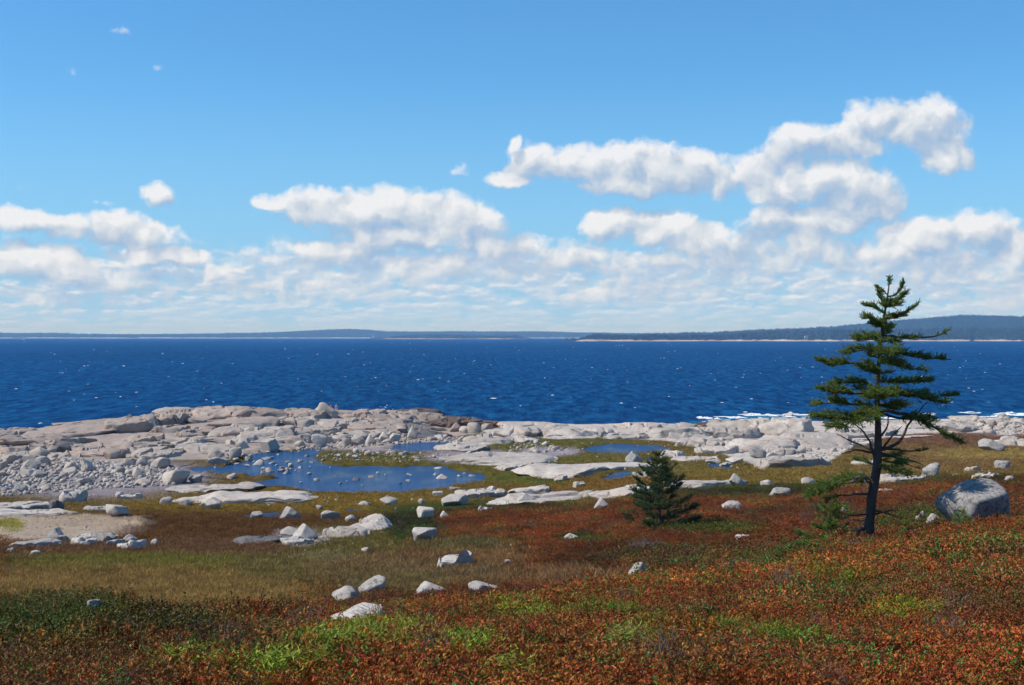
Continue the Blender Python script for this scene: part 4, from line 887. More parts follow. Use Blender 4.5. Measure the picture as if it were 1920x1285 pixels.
# pebbles and fist-sized stones
V0, F0 = rock_verts(3300, 'round', 2); V1, F1 = rock_verts(3301, 'block', 2)
PEB = proto_collection('pebbles', [mesh_np('pebble_a', V0, F0, M['p'], True, 45), mesh_np('pebble_b', V1, F1, M['w'], True, 45), mesh_np('pebble_c', V1, F1, M['g'], True, 45)])
pts = []; sz = []
for poly, n, (a, b) in [(BANKS[0][0], 1500, (3, 12)), (BANKS[1][0], 350, (2, 7)), (BANKS[2][0], 80, (1.5, 5)), (BANKS[3][0], 90, (2, 7)), (BANKS[4][0], 60, (2, 6)), (BANKS[5][0], 320, (1.5, 6)), (BANKS[6][0], 120, (2, 6)), (BANKS[7][0], 220, (2, 8)), (BANKS[8][0], 70, (2, 6)), (BANKS[9][0], 80, (2, 6)),
    ([(0,968),(220,972),(160,1000),(0,1012)], 120, (1.5, 5)), ([(500,1050),(560,1030),(640,1010),(670,1020),(600,1045),(520,1056)], 60, (2, 6)), ([(560,1006),(620,1004),(640,1018),(590,1030),(555,1024)], 50, (2, 9)), ([(1660,905),(1860,880),(1860,890),(1700,925),(1660,930)], 40, (2, 7)),
    ([(930,830),(1290,830),(1400,880),(1240,900),(930,890)], 130, (2, 6)), ([(480,925),(800,930),(800,955),(480,955)], 30, (2, 7)), ([(600,1000),(1500,940),(1500,1040),(700,1110)], 36, (2, 7))]:
    P = np.array(poly, float); c = 0
    while c < n:
        px = rg.uniform(P[:, 0].min(), P[:, 0].max()); py = rg.uniform(P[:, 1].min(), P[:, 1].max())
        if poly_sdf(np.array([px]), np.array([py]), poly)[0] > 0: continue
        pts.append((px, py)); sz.append(rg.uniform(a, b)); c += 1
pts = np.array(pts); sz = np.array(sz)
dist = np.array([hit(p[0], p[1]) for p in pts]); X = (pts[:, 0] - CX) / F * dist; r = sz * dist / F / 2
Z = gz(X, dist); n = len(X)
scatter('loose_rubble', np.stack([X, dist, Z + r * 0.3], 1), rg.uniform(0, 6, (n, 3)) * [0.1, 0.1, 1], np.stack([r, r * 0.9, r * 0.65], 1), np.ones((n, 3)), rg.integers(0, 3, n), PEB, M['p'], 'loose small stones lying between the boulders')

# ------------------------------------------------------------------ plants: prototypes
def blade_quads(base, tip, width, bend=0.0, shade=None, segs=2, rgx=None):
    """thin leaves: arrays of base and tip points -> rhombic leaf of 4 triangles"""
    n = len(base); ax = tip - base; L = np.linalg.norm(ax, axis=1, keepdims=True); ax = ax / np.maximum(L, 1e-6)
    rv = rgx.normal(size=(n, 3)); sd = np.cross(ax, rv); sd /= np.linalg.norm(sd, axis=1, keepdims=True) + 1e-9; nr = np.cross(sd, ax)
    m = base + ax * L * 0.55; w = width[:, None]
    V = np.stack([base, m + sd * w, m + nr * w * 0.35, m - sd * w, tip], 1).reshape(-1, 3)
    i = np.arange(n)[:, None] * 5
    Fc = np.concatenate([i + np.array([[0, 1, 2]]), i + np.array([[1, 4, 2]]), i + np.array([[0, 2, 3]]), i + np.array([[2, 4, 3]])])
    return V, Fc, np.repeat(shade, 5, 0)
def heath_clump(seed, leaves=190, rad=0.17, h=0.155, ll=0.029, lw=0.0062, hue=1):
    rg = np.random.default_rng(seed); ns = 16
    sx = rg.normal(size=(ns, 2)) * rad * 0.55; sh = h * rg.uniform(0.6, 1.1, ns); lean = rg.normal(size=(ns, 2)) * 0.06
    k = rg.integers(0, ns, leaves); t = rg.uniform(0.3, 1.0, leaves) ** 0.7
    base = np.stack([sx[k, 0] + lean[k, 0] * t, sx[k, 1] + lean[k, 1] * t, sh[k] * t - 0.02], 1) + rg.normal(size=(leaves, 3)) * 0.006
    a = rg.uniform(0, 6.28, leaves); up = rg.uniform(0.15, 1.5, leaves); dr = np.stack([np.cos(a), np.sin(a), up], 1); dr /= np.linalg.norm(dr, axis=1, keepdims=True)
    tip = base + dr * (ll * rg.uniform(0.7, 1.25, leaves))[:, None]
    b = rg.uniform(0.55, 1.35, (leaves, 1)); sh_ = b * np.ones(3)
    if hue:
        gsel = rg.random(leaves) < 0.20; sh_[gsel] *= [0.6, 1.5, 0.9]; rs = rg.random(leaves) < 0.12; sh_[rs] *= [1.1, 0.62, 0.9]; ys = rg.random(leaves) < 0.06; sh_[ys] *= [1.25, 1.6, 1.5]
    V, Fc, S = blade_quads(base, tip, lw * rg.uniform(0.7, 1.3, leaves), shade=sh_, rgx=rg)
    # stems
    sb = np.stack([sx[:, 0], sx[:, 1], np.full(ns, -0.06)], 1); st = np.stack([sx[:, 0] + lean[:, 0], sx[:, 1] + lean[:, 1], sh * 0.95], 1)
    V2, F2, S2 = blade_quads(sb, st, np.full(ns, 0.0022), shade=np.tile([[0.35, 0.7, 0.9]], (ns, 1)) * 0.6, rgx=rg)
    return mesh_np('heath_clump', np.concatenate([V, V2]), np.concatenate([Fc, F2 + len(V)]), M['leaf'], False, None, {'shade': np.concatenate([S, S2])})
def fine_clump(seed, n=150, rad=0.16, h=0.15):
    rg = np.random.default_rng(seed); p = rg.normal(size=(n, 2)) * rad * 0.5; hh = h * rg.uniform(0.2, 1.0, n) * np.exp(-(p ** 2).sum(1) / rad ** 2)
    base = np.stack([p[:, 0], p[:, 1], hh], 1); a = rg.uniform(0, 6.28, n); dr = np.stack([np.cos(a), np.sin(a), rg.uniform(0.1, 1.0, n)], 1)
    tip = base + dr * (0.04 * rg.uniform(0.6, 1.3, n))[:, None]; s = rg.uniform(0.5, 1.4, (n, 1)) * np.array([[1, 1, 1]])
    V, Fc, S = blade_quads(base, tip, np.full(n, 0.0042), shade=s, rgx=rg)
    return mesh_np('fine_clump', V, Fc, M['leaf'], False, None, {'shade': S})
def grass_tuft(seed, n=26, rad=0.14, h=0.26):
    rg = np.random.default_rng(seed); p = rg.normal(size=(n, 2)) * rad * 0.5; a = rg.uniform(0, 6.28, n); ln = rg.uniform(0.02, 0.16, n)
    base = np.stack([p[:, 0], p[:, 1], np.full(n, -0.03)], 1); tip = base + np.stack([np.cos(a) * ln + 0.03, np.sin(a) * ln, h * rg.uniform(0.45, 1.1, n)], 1)
    s = rg.uniform(0.6, 1.4, (n, 1)) * np.array([[1, 1, 1]]); V, Fc, S = blade_quads(base, tip, np.full(n, 0.006), shade=s, rgx=rg)
    return mesh_np('grass_tuft', V, Fc, M['blade'], False, None, {'shade': S})
def twig_clump(seed, n=30, h=0.32):
    rg = np.random.default_rng(seed); a = rg.uniform(0, 6.28, n); ln = rg.uniform(0.02, 0.25, n); base = np.stack([rg.normal(size=n) * 0.05, rg.normal(size=n) * 0.05, np.full(n, -0.03)], 1)
    tip = base + np.stack([np.cos(a) * ln, np.sin(a) * ln, h * rg.uniform(0.4, 1.1, n)], 1); k = rg.integers(0, n, n * 2); t = rg.uniform(0.4, 0.9, (n * 2, 1))
    b2 = base[k] * (1 - t) + tip[k] * t; t2 = b2 + rg.normal(size=(n * 2, 3)) * [0.07, 0.07, 0.03] + [0, 0, 0.05]
    V, Fc, S = blade_quads(np.concatenate([base, b2]), np.concatenate([tip, t2]), np.full(n * 3, 0.0028), shade=rg.uniform(0.7, 1.3, (n * 3, 1)) * np.ones((1, 3)), rgx=rg)
    return mesh_np('twig_clump', V, Fc, M['blade'], False, None, {'shade': S})
PLANTS = proto_collection('plants', [heath_clump(i) for i in range(5)] + [fine_clump(20 + i) for i in range(3)] + [grass_tuft(30 + i) for i in range(3)] + [twig_clump(40 + i) for i in range(2)] + [heath_clump(60 + i, 230, 0.24, 0.30, 0.032, 0.009, 0) for i in range(3)])
# picks: 0-4 heath, 5-7 fine, 8-10 grass, 11-12 twigs, 13-15 shrub

# ------------------------------------------------------------------ plants: where they stand
rg = np.random.default_rng(77)
def sample_ground(d0, d1, n, umin=-160, umax=2080):
    d = np.sqrt(rg.uniform(d0 * d0, d1 * d1, n)); u = rg.uniform(umin, umax, n); x = (u - CX) / F * d
    return x, d
FA = np.array([(f[0], f[1], f[2], f[3], f[4]) for f in FOOT])
def clear_of_rocks(x, y, z, k=0.76):
    ok = np.ones(len(x), bool)
    for fx, fy, fa, fb, top in FA:
        s = np.nonzero((np.abs(x - fx) < fa * k) & (np.abs(y - fy) < fb * k))[0]
        if len(s): ok[s[((x[s] - fx) / (fa * k)) ** 2 + ((y[s] - fy) / (fb * k)) ** 2 < 1]] = False
    return ok
def above_water(x, y, z):
    ok = z > 0.25
    for poly, L in PONDS:
        ok &= ~((z < L + 0.03) & (poly_sdf(CX + F * x / y, HZ + F * (EYE - L) / y, poly, 3.2) < 14))
    return ok
acc = {'heath': [], 'grass': []}
HEATH_PAL = np.array([[0.39, 0.115, 0.020], [0.47, 0.165, 0.024], [0.32, 0.085, 0.018], [0.30, 0.115, 0.022], [0.43, 0.20, 0.03], [0.18, 0.165, 0.026]])
def add(kind, x, y, z, scl, tint, pick): acc[kind].append((np.stack([x, y, z], 1), scl, tint, pick))
for d0, d1, dens, s0 in ((4.2, 9, 85, 0.8), (9, 16, 62, 0.85), (16, 24, 46, 0.95), (24, 36, 30, 1.1), (36, 56, 15, 1.35), (56, 98, 8, 1.6)):
    n = int(dens * 0.5 * (d1 ** 2 - d0 ** 2) * (2240 / F)); x, y = sample_ground(d0, d1, n); z = gz(x, y); C, K = cover(x, y, z)
    ok = clear_of_rocks(x, y, z) & above_water(x, y, z); r = rg.random(n)
    cum = np.cumsum(K / K.sum(1, keepdims=True), 1); kind = (r[:, None] > cum).sum(1)          # index in KINDS
    pn = fbm(x * 0.9, y * 0.9, oct=3, seed=61); pn2 = fbm(x * 0.35, y * 0.35, oct=3, seed=63)
    # heath
    h = ok & (kind == 0) & ((pn > -0.42) | (rg.random(n) < 0.35)); k = h.sum()
    if k:
        pal = np.array([0.95, 0.68, 0.52]) * HEATH_PAL[np.clip((rg.random(k) * 4.2 + pn[h] * 2.4 + 0.3).astype(int), 0, 5)]
        ref = np.clip(C[h] / np.array([0.17, 0.055, 0.015]), 0.3, 1.8); t = pal * 0.5 * ref + 0.5 * pal if d1 <= 24 else pal * ref; t = t * np.interp(y[h], [0, 24, 29, 40, 60, 98], [1.06, 1.04, 0.78, 0.66, 0.74, 0.8])[:, None]
        t = np.clip(t, 0.01, 0.6) * rg.uniform(0.65, 1.3, (k, 1)) * (1 + 0.55 * pn2[h])[:, None]; ol = (fbm(x[h] * 0.22, y[h] * 0.16, oct=3, seed=67) > 0.22) & (rg.random(k) < 0.6); t[ol] = t[ol] * 0.5 + np.array([0.10, 0.085, 0.03]) * 0.6
        gsel = rg.random(k) < (0.05 + 0.16 * (pn2[h] > 0.15)) * (1 if d1 <= 36 else 0.35); t[gsel] = np.array([0.12, 0.17, 0.025]) * rg.uniform(0.7, 1.4, (gsel.sum(), 1))
        pick = rg.integers(0, 5, k); lum = t.mean(1, keepdims=True); t = t * 0.88 + lum * np.array([0.14, 0.11, 0.08]); tw = rg.random(k) < 0.005; pick[tw] = rg.integers(11, 13, tw.sum()); t[tw] = np.array([0.15, 0.11, 0.085])
        sz = s0 * rg.uniform(0.7, 1.3, k) * (1 + 0.45 * pn[h]) * (1 + 0.5 * (pn2[h] > 0.30) * rg.random(k)); add('heath', x[h], y[h], z[h] - 0.03 * sz, np.stack([sz, sz, sz * rg.uniform(0.65, 1.05, k)], 1), t, pick)
    h = ok & (kind == 4); k = h.sum()
    if k:
        t = C[h] * np.array([1.55, 1.45, 1.2]) * rg.uniform(0.6, 1.3, (k, 1)); pick = rg.integers(5, 8, k); red = rg.random(k) < 0.22; t[red] = HEATH_PAL[rg.integers(0, 5, red.sum())]; pick[red] = rg.integers(0, 5, red.sum())
        sz = s0 * rg.uniform(0.8, 1.4, k); add('heath', x[h], y[h], z[h], np.stack([sz, sz, sz], 1), t, pick)
    h = ok & (kind == 5) & (rg.random(n) < 0.75); k = h.sum()
    if k:
        t = C[h] * 1.35 * rg.uniform(0.4, 1.6, (k, 1)) * np.where(rg.random((k, 1)) < 0.25, np.array([[1.5, 0.85, 0.5]]), np.array([[0.95, 1.2, 0.9]])); pick = rg.integers(13, 16, k)
        tw = rg.random(k) < 0.03; pick[tw] = rg.integers(11, 13, tw.sum()); t[tw] = [0.15, 0.115, 0.09]
        sz = s0 * rg.uniform(0.6, 1.15, k) * (1 + 0.8 * np.clip(pn[h], -0.6, 0.8)); add('heath', x[h], y[h], z[h] - 0.05, np.stack([sz, sz, sz], 1), t, pick)
    h = ok & (kind == 1) & (rg.random(n) < 0.9); k = h.sum()
    if k:
        t = C[h] * 2.2 * rg.uniform(0.7, 1.35, (k, 1)) * (1 + 0.25 * pn[h])[:, None]; sz = s0 * rg.uniform(0.5, 0.95, k); add('grass', x[h], y[h], z[h], np.stack([sz * 1.4, sz * 1.4, sz * 0.72], 1), t, rg.integers(8, 11, k))
x, y = sample_ground(92, 215, 30000); z = gz(x, y); C, K = cover(x, y, z); ok = clear_of_rocks(x, y, z, 0.95) & above_water(x, y, z) & (rg.random(len(x)) < K[:, 1] * 1.1)
t = C[ok] * 2.1 * rg.uniform(0.7, 1.35, (ok.sum(), 1)); sz = 1.9 * rg.uniform(0.5, 1.1, ok.sum()); add('grass', x[ok], y[ok], z[ok], np.stack([sz * 1.6, sz * 1.6, sz * 0.55], 1), t, rg.integers(8, 11, ok.sum()))
for nm, key, lb in (('heath_foliage', 'heath', 'low rust-red and green heath shrubs covering the near slope'), ('marsh_grass', 'grass', 'olive and tan marsh grass around pools and rocks')):
    P_ = np.concatenate([a[0] for a in acc[key]]); S_ = np.concatenate([a[1] for a in acc[key]]); T_ = np.concatenate([a[2] for a in acc[key]]); I_ = np.concatenate([a[3] for a in acc[key]]); n = len(P_)
    rot = np.stack([rg.normal(size=n) * 0.12, rg.normal(size=n) * 0.12, rg.uniform(0, 6.28, n)], 1)
    scatter(nm, P_, rot, S_, np.clip(T_, 0.004, 0.7), I_, PLANTS, M['leaf'], lb)

# ------------------------------------------------------------------ spruces
def tube(path, radii, sides=7):
    P = np.array(path, float); n = len(P); T = np.gradient(P, axis=0); T /= np.linalg.norm(T, axis=1, keepdims=True) + 1e-9
    ref = np.array([0.3, 0.9, 0.2]); U = np.cross(T, ref); U /= np.linalg.norm(U, axis=1, keepdims=True) + 1e-9; W = np.cross(T, U); a = np.arange(sides) * 6.2832 / sides
    V = (P[:, None, :] + (np.cos(a)[None, :, None] * U[:, None, :] + np.sin(a)[None, :, None] * W[:, None, :]) * np.array(radii)[:, None, None]).reshape(-1, 3)
    i = np.arange(n - 1)[:, None] * sides; j = np.arange(sides)[None, :]; k = (j + 1) % sides
    Fc = np.stack([i + j, i + k, i + sides + k, i + sides + j], -1).reshape(-1, 4)
    return V, Fc
def resample(path, n):
    P = np.array(path, float); L = np.concatenate([[0], np.cumsum(np.linalg.norm(np.diff(P, axis=0), axis=1))]); t = np.linspace(0, L[-1], n)
    Q = np.stack([np.interp(t, L, P[:, k]) for k in range(3)], 1)
    if n > 4: Q[1:-1] = Q[1:-1] * 0.5 + 0.25 * (Q[:-2] + Q[2:])
    return Q, L[-1]
def merge(parts):
    V = []; Fc = []; o = 0
    for v, f in parts: V.append(v); Fc.append(f + o); o += len(v)
    return np.concatenate(V), np.concatenate(Fc)
def needles(twigs, rg, per=46, nl=0.021, nw=0.0042):
    """twigs: (base, tip) arrays -> brush of needles round each"""
    b, t = twigs; n = len(b); L = np.linalg.norm(t - b, axis=1); cnt = np.maximum(6, (per * L / 0.15).astype(int)); k = np.repeat(np.arange(n), cnt); m = len(k)
    s = rg.random(m) ** 0.85; ax = (t - b) / (L[:, None] + 1e-9); root = b[k] + (t - b)[k] * s[:, None]
    rv = rg.normal(size=(m, 3)); rv -= ax[k] * (rv * ax[k]).sum(1, keepdims=True); rv /= np.linalg.norm(rv, axis=1, keepdims=True) + 1e-9
    rv[:, 2] = np.where(rv[:, 2] < -0.3, rv[:, 2] * 0.4, rv[:, 2])
    dr = rv * 0.8 + ax[k] * rg.uniform(0.4, 0.9, (m, 1)); dr /= np.linalg.norm(dr, axis=1, keepdims=True)
    tip = root + dr * (nl * rg.uniform(0.7, 1.2, (m, 1))); sd = np.cross(dr, rg.normal(size=(m, 3))); sd /= np.linalg.norm(sd, axis=1, keepdims=True) + 1e-9
    V = np.stack([root - sd * nw * 1.45, root + sd * nw * 1.45, tip], 1).reshape(-1, 3); Fc = np.arange(m * 3).reshape(-1, 3)
    tw = rg.uniform(0.55, 1.35, n); S = np.repeat(tw[k] * rg.uniform(0.8, 1.2, m), 3)[:, None] * np.ones(3)
    return V, Fc, S
def dress(path, rg, length, start=0.25, dens=1.0, tl=0.17, flat=0.35, droop=0.0, width=None):
    """side twigs of a living branch: a flat, layered pad"""
    Q, L = resample(path, 24); B = []; T = []
    n = int(dens * 84 * L * (1 - start)) + 10
    up = np.array([0, 0, 1.0])
    for _ in range(n):
        s = start + (1 - start) * rg.random() ** 0.9; i = min(int(s * 22), 22); p = Q[i] + (Q[i + 1] - Q[i]) * rg.random(); ax = Q[min(i + 2, 23)] - Q[i]; ax = ax / (np.linalg.norm(ax) + 1e-9)
        lat = np.cross(ax, up); lat /= np.linalg.norm(lat) + 1e-9; sg = rg.choice((-1, 1)); w = (width or 0.30 * L + 0.08) * (0.35 + 0.65 * math.sin(math.pi * min(1, (s - start) / (1 - start) * 0.85 + 0.12)))
        gap = fbm(np.array([p[0] * 4.0]), np.array([p[1] * 4.0 + p[2] * 4.0]), oct=2, seed=5)[0]
        if gap < -0.22: continue
        dr = ax * rg.uniform(0.45, 1.0) + lat * sg * rg.uniform(0.3, 1.1) + up * (rg.normal() * flat * 0.6 + flat * 0.5 - droop); dr /= np.linalg.norm(dr)
        l1 = w * rg.uniform(0.35, 1.0); e = p + dr * l1
        B.append(p); T.append(e)
        for _ in range(max(1, int(l1 / 0.06))):
            q = p + (e - p) * rg.uniform(0.25, 1.0); d2 = dr * 0.7 + lat * rg.normal() * 0.5 + up * (rg.random() * 0.55 * (1 if flat > 0.2 else 0.5) - droop * 0.5) + rg.normal(size=3) * 0.2; d2 /= np.linalg.norm(d2)
            B.append(q); T.append(q + d2 * tl * rg.uniform(0.35, 0.8))
    
    if not B: B, T = [Q[12], Q[20]], [Q[14], Q[23]]
    return np.array(B), np.array(T)

TD = 27.6; TS = TD / F                                   # tall spruce: metres per photo pixel at its distance
d_t = hit(1632, 1014); TD = d_t; TS = TD / F
tx, ty, tz = (1632 - CX) * TS, TD, EYE - (1018 - HZ) * TS
def T3(px, py, dep=0.0): return ((px - 1632) * TS, dep, (1018 - py) * TS)
tree = bpy.data.objects.new('spruce_tree', None); COL.objects.link(tree); tree.location = (tx, ty, tz)
tree['label'] = 'tall wind-shaped spruce with bare lower trunk and flat layered boughs'; tree['category'] = 'spruce'; tree['group'] = 'spruces on the heath'
TRUNK = [(1631,1040,12.5),(1632,1018,11.5),(1630,1000,10),(1630,985,9.5),(1632,960,9.2),(1635,930,9),(1640,900,8.6),(1644,870,8.4),(1646,840,7.2),(1646,800,5.8),(1645,750,4.8),(1647,700,4.0),(1651,650,3.2),(1655,610,2.9),(1660,575,2.1),(1665,545,1.2),(1668,523,0.5)]
rt = np.random.default_rng(3)
Vt, Ft = tube([T3(a, b, 0.03 * math.sin(b * 0.02)) for a, b, c in TRUNK], [c * TS for a, b, c in TRUNK], 12)
Vt[:, :2] += 0.006 * np.stack([fbm(Vt[:, 0] * 30, Vt[:, 2] * 9, Vt[:, 1] * 30, 2, 5), fbm(Vt[:, 0] * 30, Vt[:, 2] * 9, Vt[:, 1] * 30, 2, 6)], 1)
rootsV = [tube([T3(1640,1000,-.05),T3(1650,1008,-.1),T3(1662,1017,-.15)],[.05,.035,.01],6), tube([T3(1633,992,-.02),T3(1619,991,-.05),T3(1608,994,-.08),T3(1604,1008,-.1),T3(1600,1022,-.12)],[.045,.04,.04,.042,.03],7)]
vt, ft = merge([(Vt, Ft)] + rootsV)
link('trunk', mesh_np('trunk', vt, ft, M['bark']), tree)
# branches read off the photograph: path, tip depth, living start (None = bare), density, twig length, width, droop
BR = [
 ([(1664,552),(1655,545),(1646,537)],.1,.15,1.2,.10,.10,0),([(1663,556),(1678,555),(1686,545),(1691,525)],-.1,.2,1.3,.10,.10,0),([(1662,562),(1682,565),(1704,548)],.15,.15,1.3,.11,.12,0),([(1661,570),(1650,560),(1646,545)],-.1,.2,1.3,.10,.10,0),
 ([(1661,575),(1672,575),(1680,570)],-.2,.1,1.5,.12,.14,0),([(1660,580),(1665,572),(1672,566)],.25,.1,1.5,.12,.14,0),([(1666,538),(1668,530),(1669,521)],.02,0,1.5,.08,.06,0),
 ([(1659,588),(1640,576),(1622,572)],.1,.15,1.3,.13,.16,0),([(1659,592),(1690,590),(1706,583),(1719,574)],-.1,.15,1.1,.12,.13,0),([(1657,606),(1640,603),(1630,598),(1616,598)],-.2,.35,1.2,.13,.16,0),([(1658,598),(1680,597),(1703,593)],.2,.15,1.2,.13,.16,.05),
 ([(1655,614),(1645,612),(1634,608)],-.2,.1,1.5,.13,.18,0),([(1655,618),(1664,616),(1671,612)],.25,.1,1.5,.13,.16,0),
 ([(1652,628),(1690,634),(1720,633),(1750,634),(1778,623)],-.15,.12,1.0,.13,.14,0),([(1651,640),(1630,635),(1606,637)],-.25,.15,1.4,.15,.24,0),([(1650,642),(1660,640),(1672,645)],-.3,.1,1.4,.14,.2,0),
 ([(1649,664),(1620,655),(1582,664)],-.2,.2,1.3,.15,.26,0),([(1648,690),(1632,680),(1600,681),(1565,683),(1533,677)],.15,.22,1.25,.15,.22,0),([(1650,655),(1685,660),(1720,670),(1755,676),(1787,682)],.1,.15,1.05,.14,.17,0),
 ([(1650,675),(1690,688),(1715,692),(1732,694)],-.25,.15,1.2,.14,.2,.05),([(1648,662),(1645,660),(1650,664)],-.75,.2,1.3,.16,.3,0),([(1648,700),(1630,694),(1608,690)],-.3,.1,1.2,.14,.2,.05),([(1648,700),(1662,700),(1677,700)],.3,.1,1.2,.14,.2,.05),([(1648,680),(1655,680),(1665,684)],-.6,.2,1.2,.15,.24,0),
 ([(1646,726),(1610,717),(1566,722)],.3,.15,1.25,.15,.24,0),([(1645,742),(1610,738),(1570,738),(1530,736)],-.2,.15,1.3,.16,.24,0),([(1647,716),(1700,719),(1730,717),(1757,721)],.35,.1,1.15,.15,.22,0),([(1648,728),(1690,736),(1730,748),(1766,757)],-.3,.12,1.25,.16,.26,.05),
 ([(1648,738),(1700,744),(1735,742),(1775,748),(1805,751)],.15,.3,1.1,.14,.18,0),([(1645,738),(1640,738),(1632,740)],-.9,.2,1.4,.17,.34,0),([(1646,745),(1652,748),(1660,752)],.8,.2,1.2,.16,.3,0),
 ([(1644,768),(1600,758),(1560,757),(1522,767)],.2,.15,1.3,.16,.27,0),([(1642,776),(1600,778),(1560,785),(1512,784)],-.3,.25,1.2,.16,.26,.05),([(1642,775),(1605,785),(1575,796),(1545,806)],-.6,.2,1.2,.16,.3,.1),([(1645,772),(1620,770),(1600,790)],-.85,.2,1.2,.16,.32,.1),([(1648,760),(1670,764),(1695,770)],.4,.15,1.1,.15,.2,.05),([(1648,756),(1675,757),(1692,762)],-.5,.15,1.1,.15,.22,.05),
 ([(1650,770),(1690,775),(1720,785),(1745,800),(1770,820),(1800,838)],-.2,.3,1.25,.16,.24,.2),([(1650,775),(1690,786),(1735,788),(1760,800)],.3,.3,1.2,.15,.24,.1),
 ([(1651,843),(1670,841),(1685,828),(1698,800),(1712,778),(1733,752)],-.2,None,0,0,0,0),([(1640,858),(1632,832),(1621,815),(1606,801),(1590,792)],-.15,None,0,0,0,0),([(1650,820),(1664,806),(1670,790),(1667,768)],.2,None,0,0,0,0),([(1655,842),(1680,815),(1700,806)],.3,None,0,0,0,0),
 ([(1650,838),(1690,846),(1720,850),(1750,848)],.3,.75,.5,.10,.10,0),([(1640,846),(1610,834),(1575,820)],.3,None,0,0,0,0),([(1642,850),(1600,842),(1570,848)],-.3,None,0,0,0,0),([(1650,850),(1680,858),(1712,866),(1732,874)],.1,None,0,0,0,0),
 ([(1648,862),(1670,866),(1695,870),(1712,880)],-.3,.05,1.2,.15,.2,.08),([(1645,868),(1660,878),(1690,886)],-.5,.1,1.1,.15,.2,.1),([(1640,872),(1628,868),(1612,866)],.3,.2,.8,.12,.14,0),([(1648,855),(1680,858),(1700,856)],.3,.2,.8,.12,.14,0),
 ([(1640,900),(1618,892),(1590,895),(1560,906),(1525,920),(1492,936)],-.3,.10,1.9,.16,.30,.10),([(1638,905),(1610,903),(1580,912),(1545,925)],.35,.10,1.6,.16,.28,.10),([(1634,926),(1600,927),(1570,928),(1540,938)],-.2,.55,.5,.13,.18,.05),
 ([(1634,955),(1660,962),(1690,972)],-.2,None,0,0,0,0),([(1632,962),(1600,966),(1572,961)],-.2,None,0,0,0,0),([(1630,980),(1612,976),(1590,978)],.2,None,0,0,0,0),([(1636,965),(1670,960),(1688,962)],.3,None,0,0,0,0)]
def add_branch(root, path3, r0, living, rg, nm_needles, dead=False, npar=(46, 0.021, 0.0042)):
    Q, L = resample(path3, 12); rad = np.linspace(r0, r0 * 0.25, 12); Q[:, 2] += 0.05 * L * (np.linspace(0, 1, 12) ** 3) * rg.uniform(-0.3, 1.6)
    Q[1:-1] += rg.normal(size=(10, 3)) * 0.006 * L
    parts = [tube(Q, rad, 5)]
    if living is None or living[0] > 0.3:
        for _ in range(int(7 + 9 * L)):                                    # dry side twigs
            i = rg.integers(2, 11); d = rg.normal(size=3) * [1, 1, .7]; d /= np.linalg.norm(d); l = rg.uniform(0.06, 0.22); q = Q[i] + d * l; parts.append(tube([Q[i], (Q[i] + q) / 2 + rg.normal(size=3) * 0.012, q], [0.004, 0.003, 0.0012], 3))
    V, Fc = merge(parts)
    b = link('branch', mesh_np('branch', V, Fc, M['dead'] if dead else M['bark']), root)
    if living is not None:
        st, dens, tl, w, dr = living; tw = dress(Q, rg, L, st, dens, tl, 0.35, dr, w); V, Fc, S = needles(tw, rg, *npar)
        me = mesh_np('needles', V, Fc, M[nm_needles], False, None, {'shade': S}); link('needles', me, b)
    return b
for i, (pts_, dep, st, dens, tl, w, dr) in enumerate(BR):
    n = len(pts_); p3 = [T3(a, b, dep * (j / (n - 1)) * 1.25) for j, (a, b) in enumerate(pts_)]
    L = np.linalg.norm(np.array(p3[-1]) - np.array(p3[0])); r0 = (0.012 + 0.016 * L) * (1.25 if st is None and L > .6 else 1)
    add_branch(tree, p3, r0, None if st is None else (st, dens * 1.6, tl * 1.1, w * 1.45, dr), rt, 'needle')
for i in range(34):                                                                      # short boughs toward and away from the viewer
    py = rt.uniform(560, 800); px = np.interp(py, [525, 610, 700, 800], [1668, 1655, 1647, 1646]); mx = 0.10 + 0.62 * (py - 560) / 240
    a = rt.uniform(0, 6.28); L = mx * rt.uniform(0.55, 1.1); p0 = np.array(T3(px, py)); e = p0 + np.array([math.cos(a) * L * 0.9, math.sin(a) * L, L * rt.uniform(-0.12, 0.35)]); mid = (p0 + e) / 2 + [0, 0, -0.04 * L]
    add_branch(tree, [p0, mid, e], 0.008 + 0.012 * L, (0.15, rt.uniform(0.7, 1.3), .15, 0.26 * L + 0.09, rt.uniform(-.05, .12)), rt, 'needle')
for a, b in (((1622,893),(1598,884)),((1612,897),(1618,915)),((1604,890),(1585,900))):                # pale dead spray on the lowest bough
    add_branch(tree, [T3(a[0], a[1], -.4), T3((a[0] + b[0]) / 2, (a[1] + b[1]) / 2 - 3, -.45), T3(b[0], b[1], -.5)], 0.012, None, rt, 'needle', True)

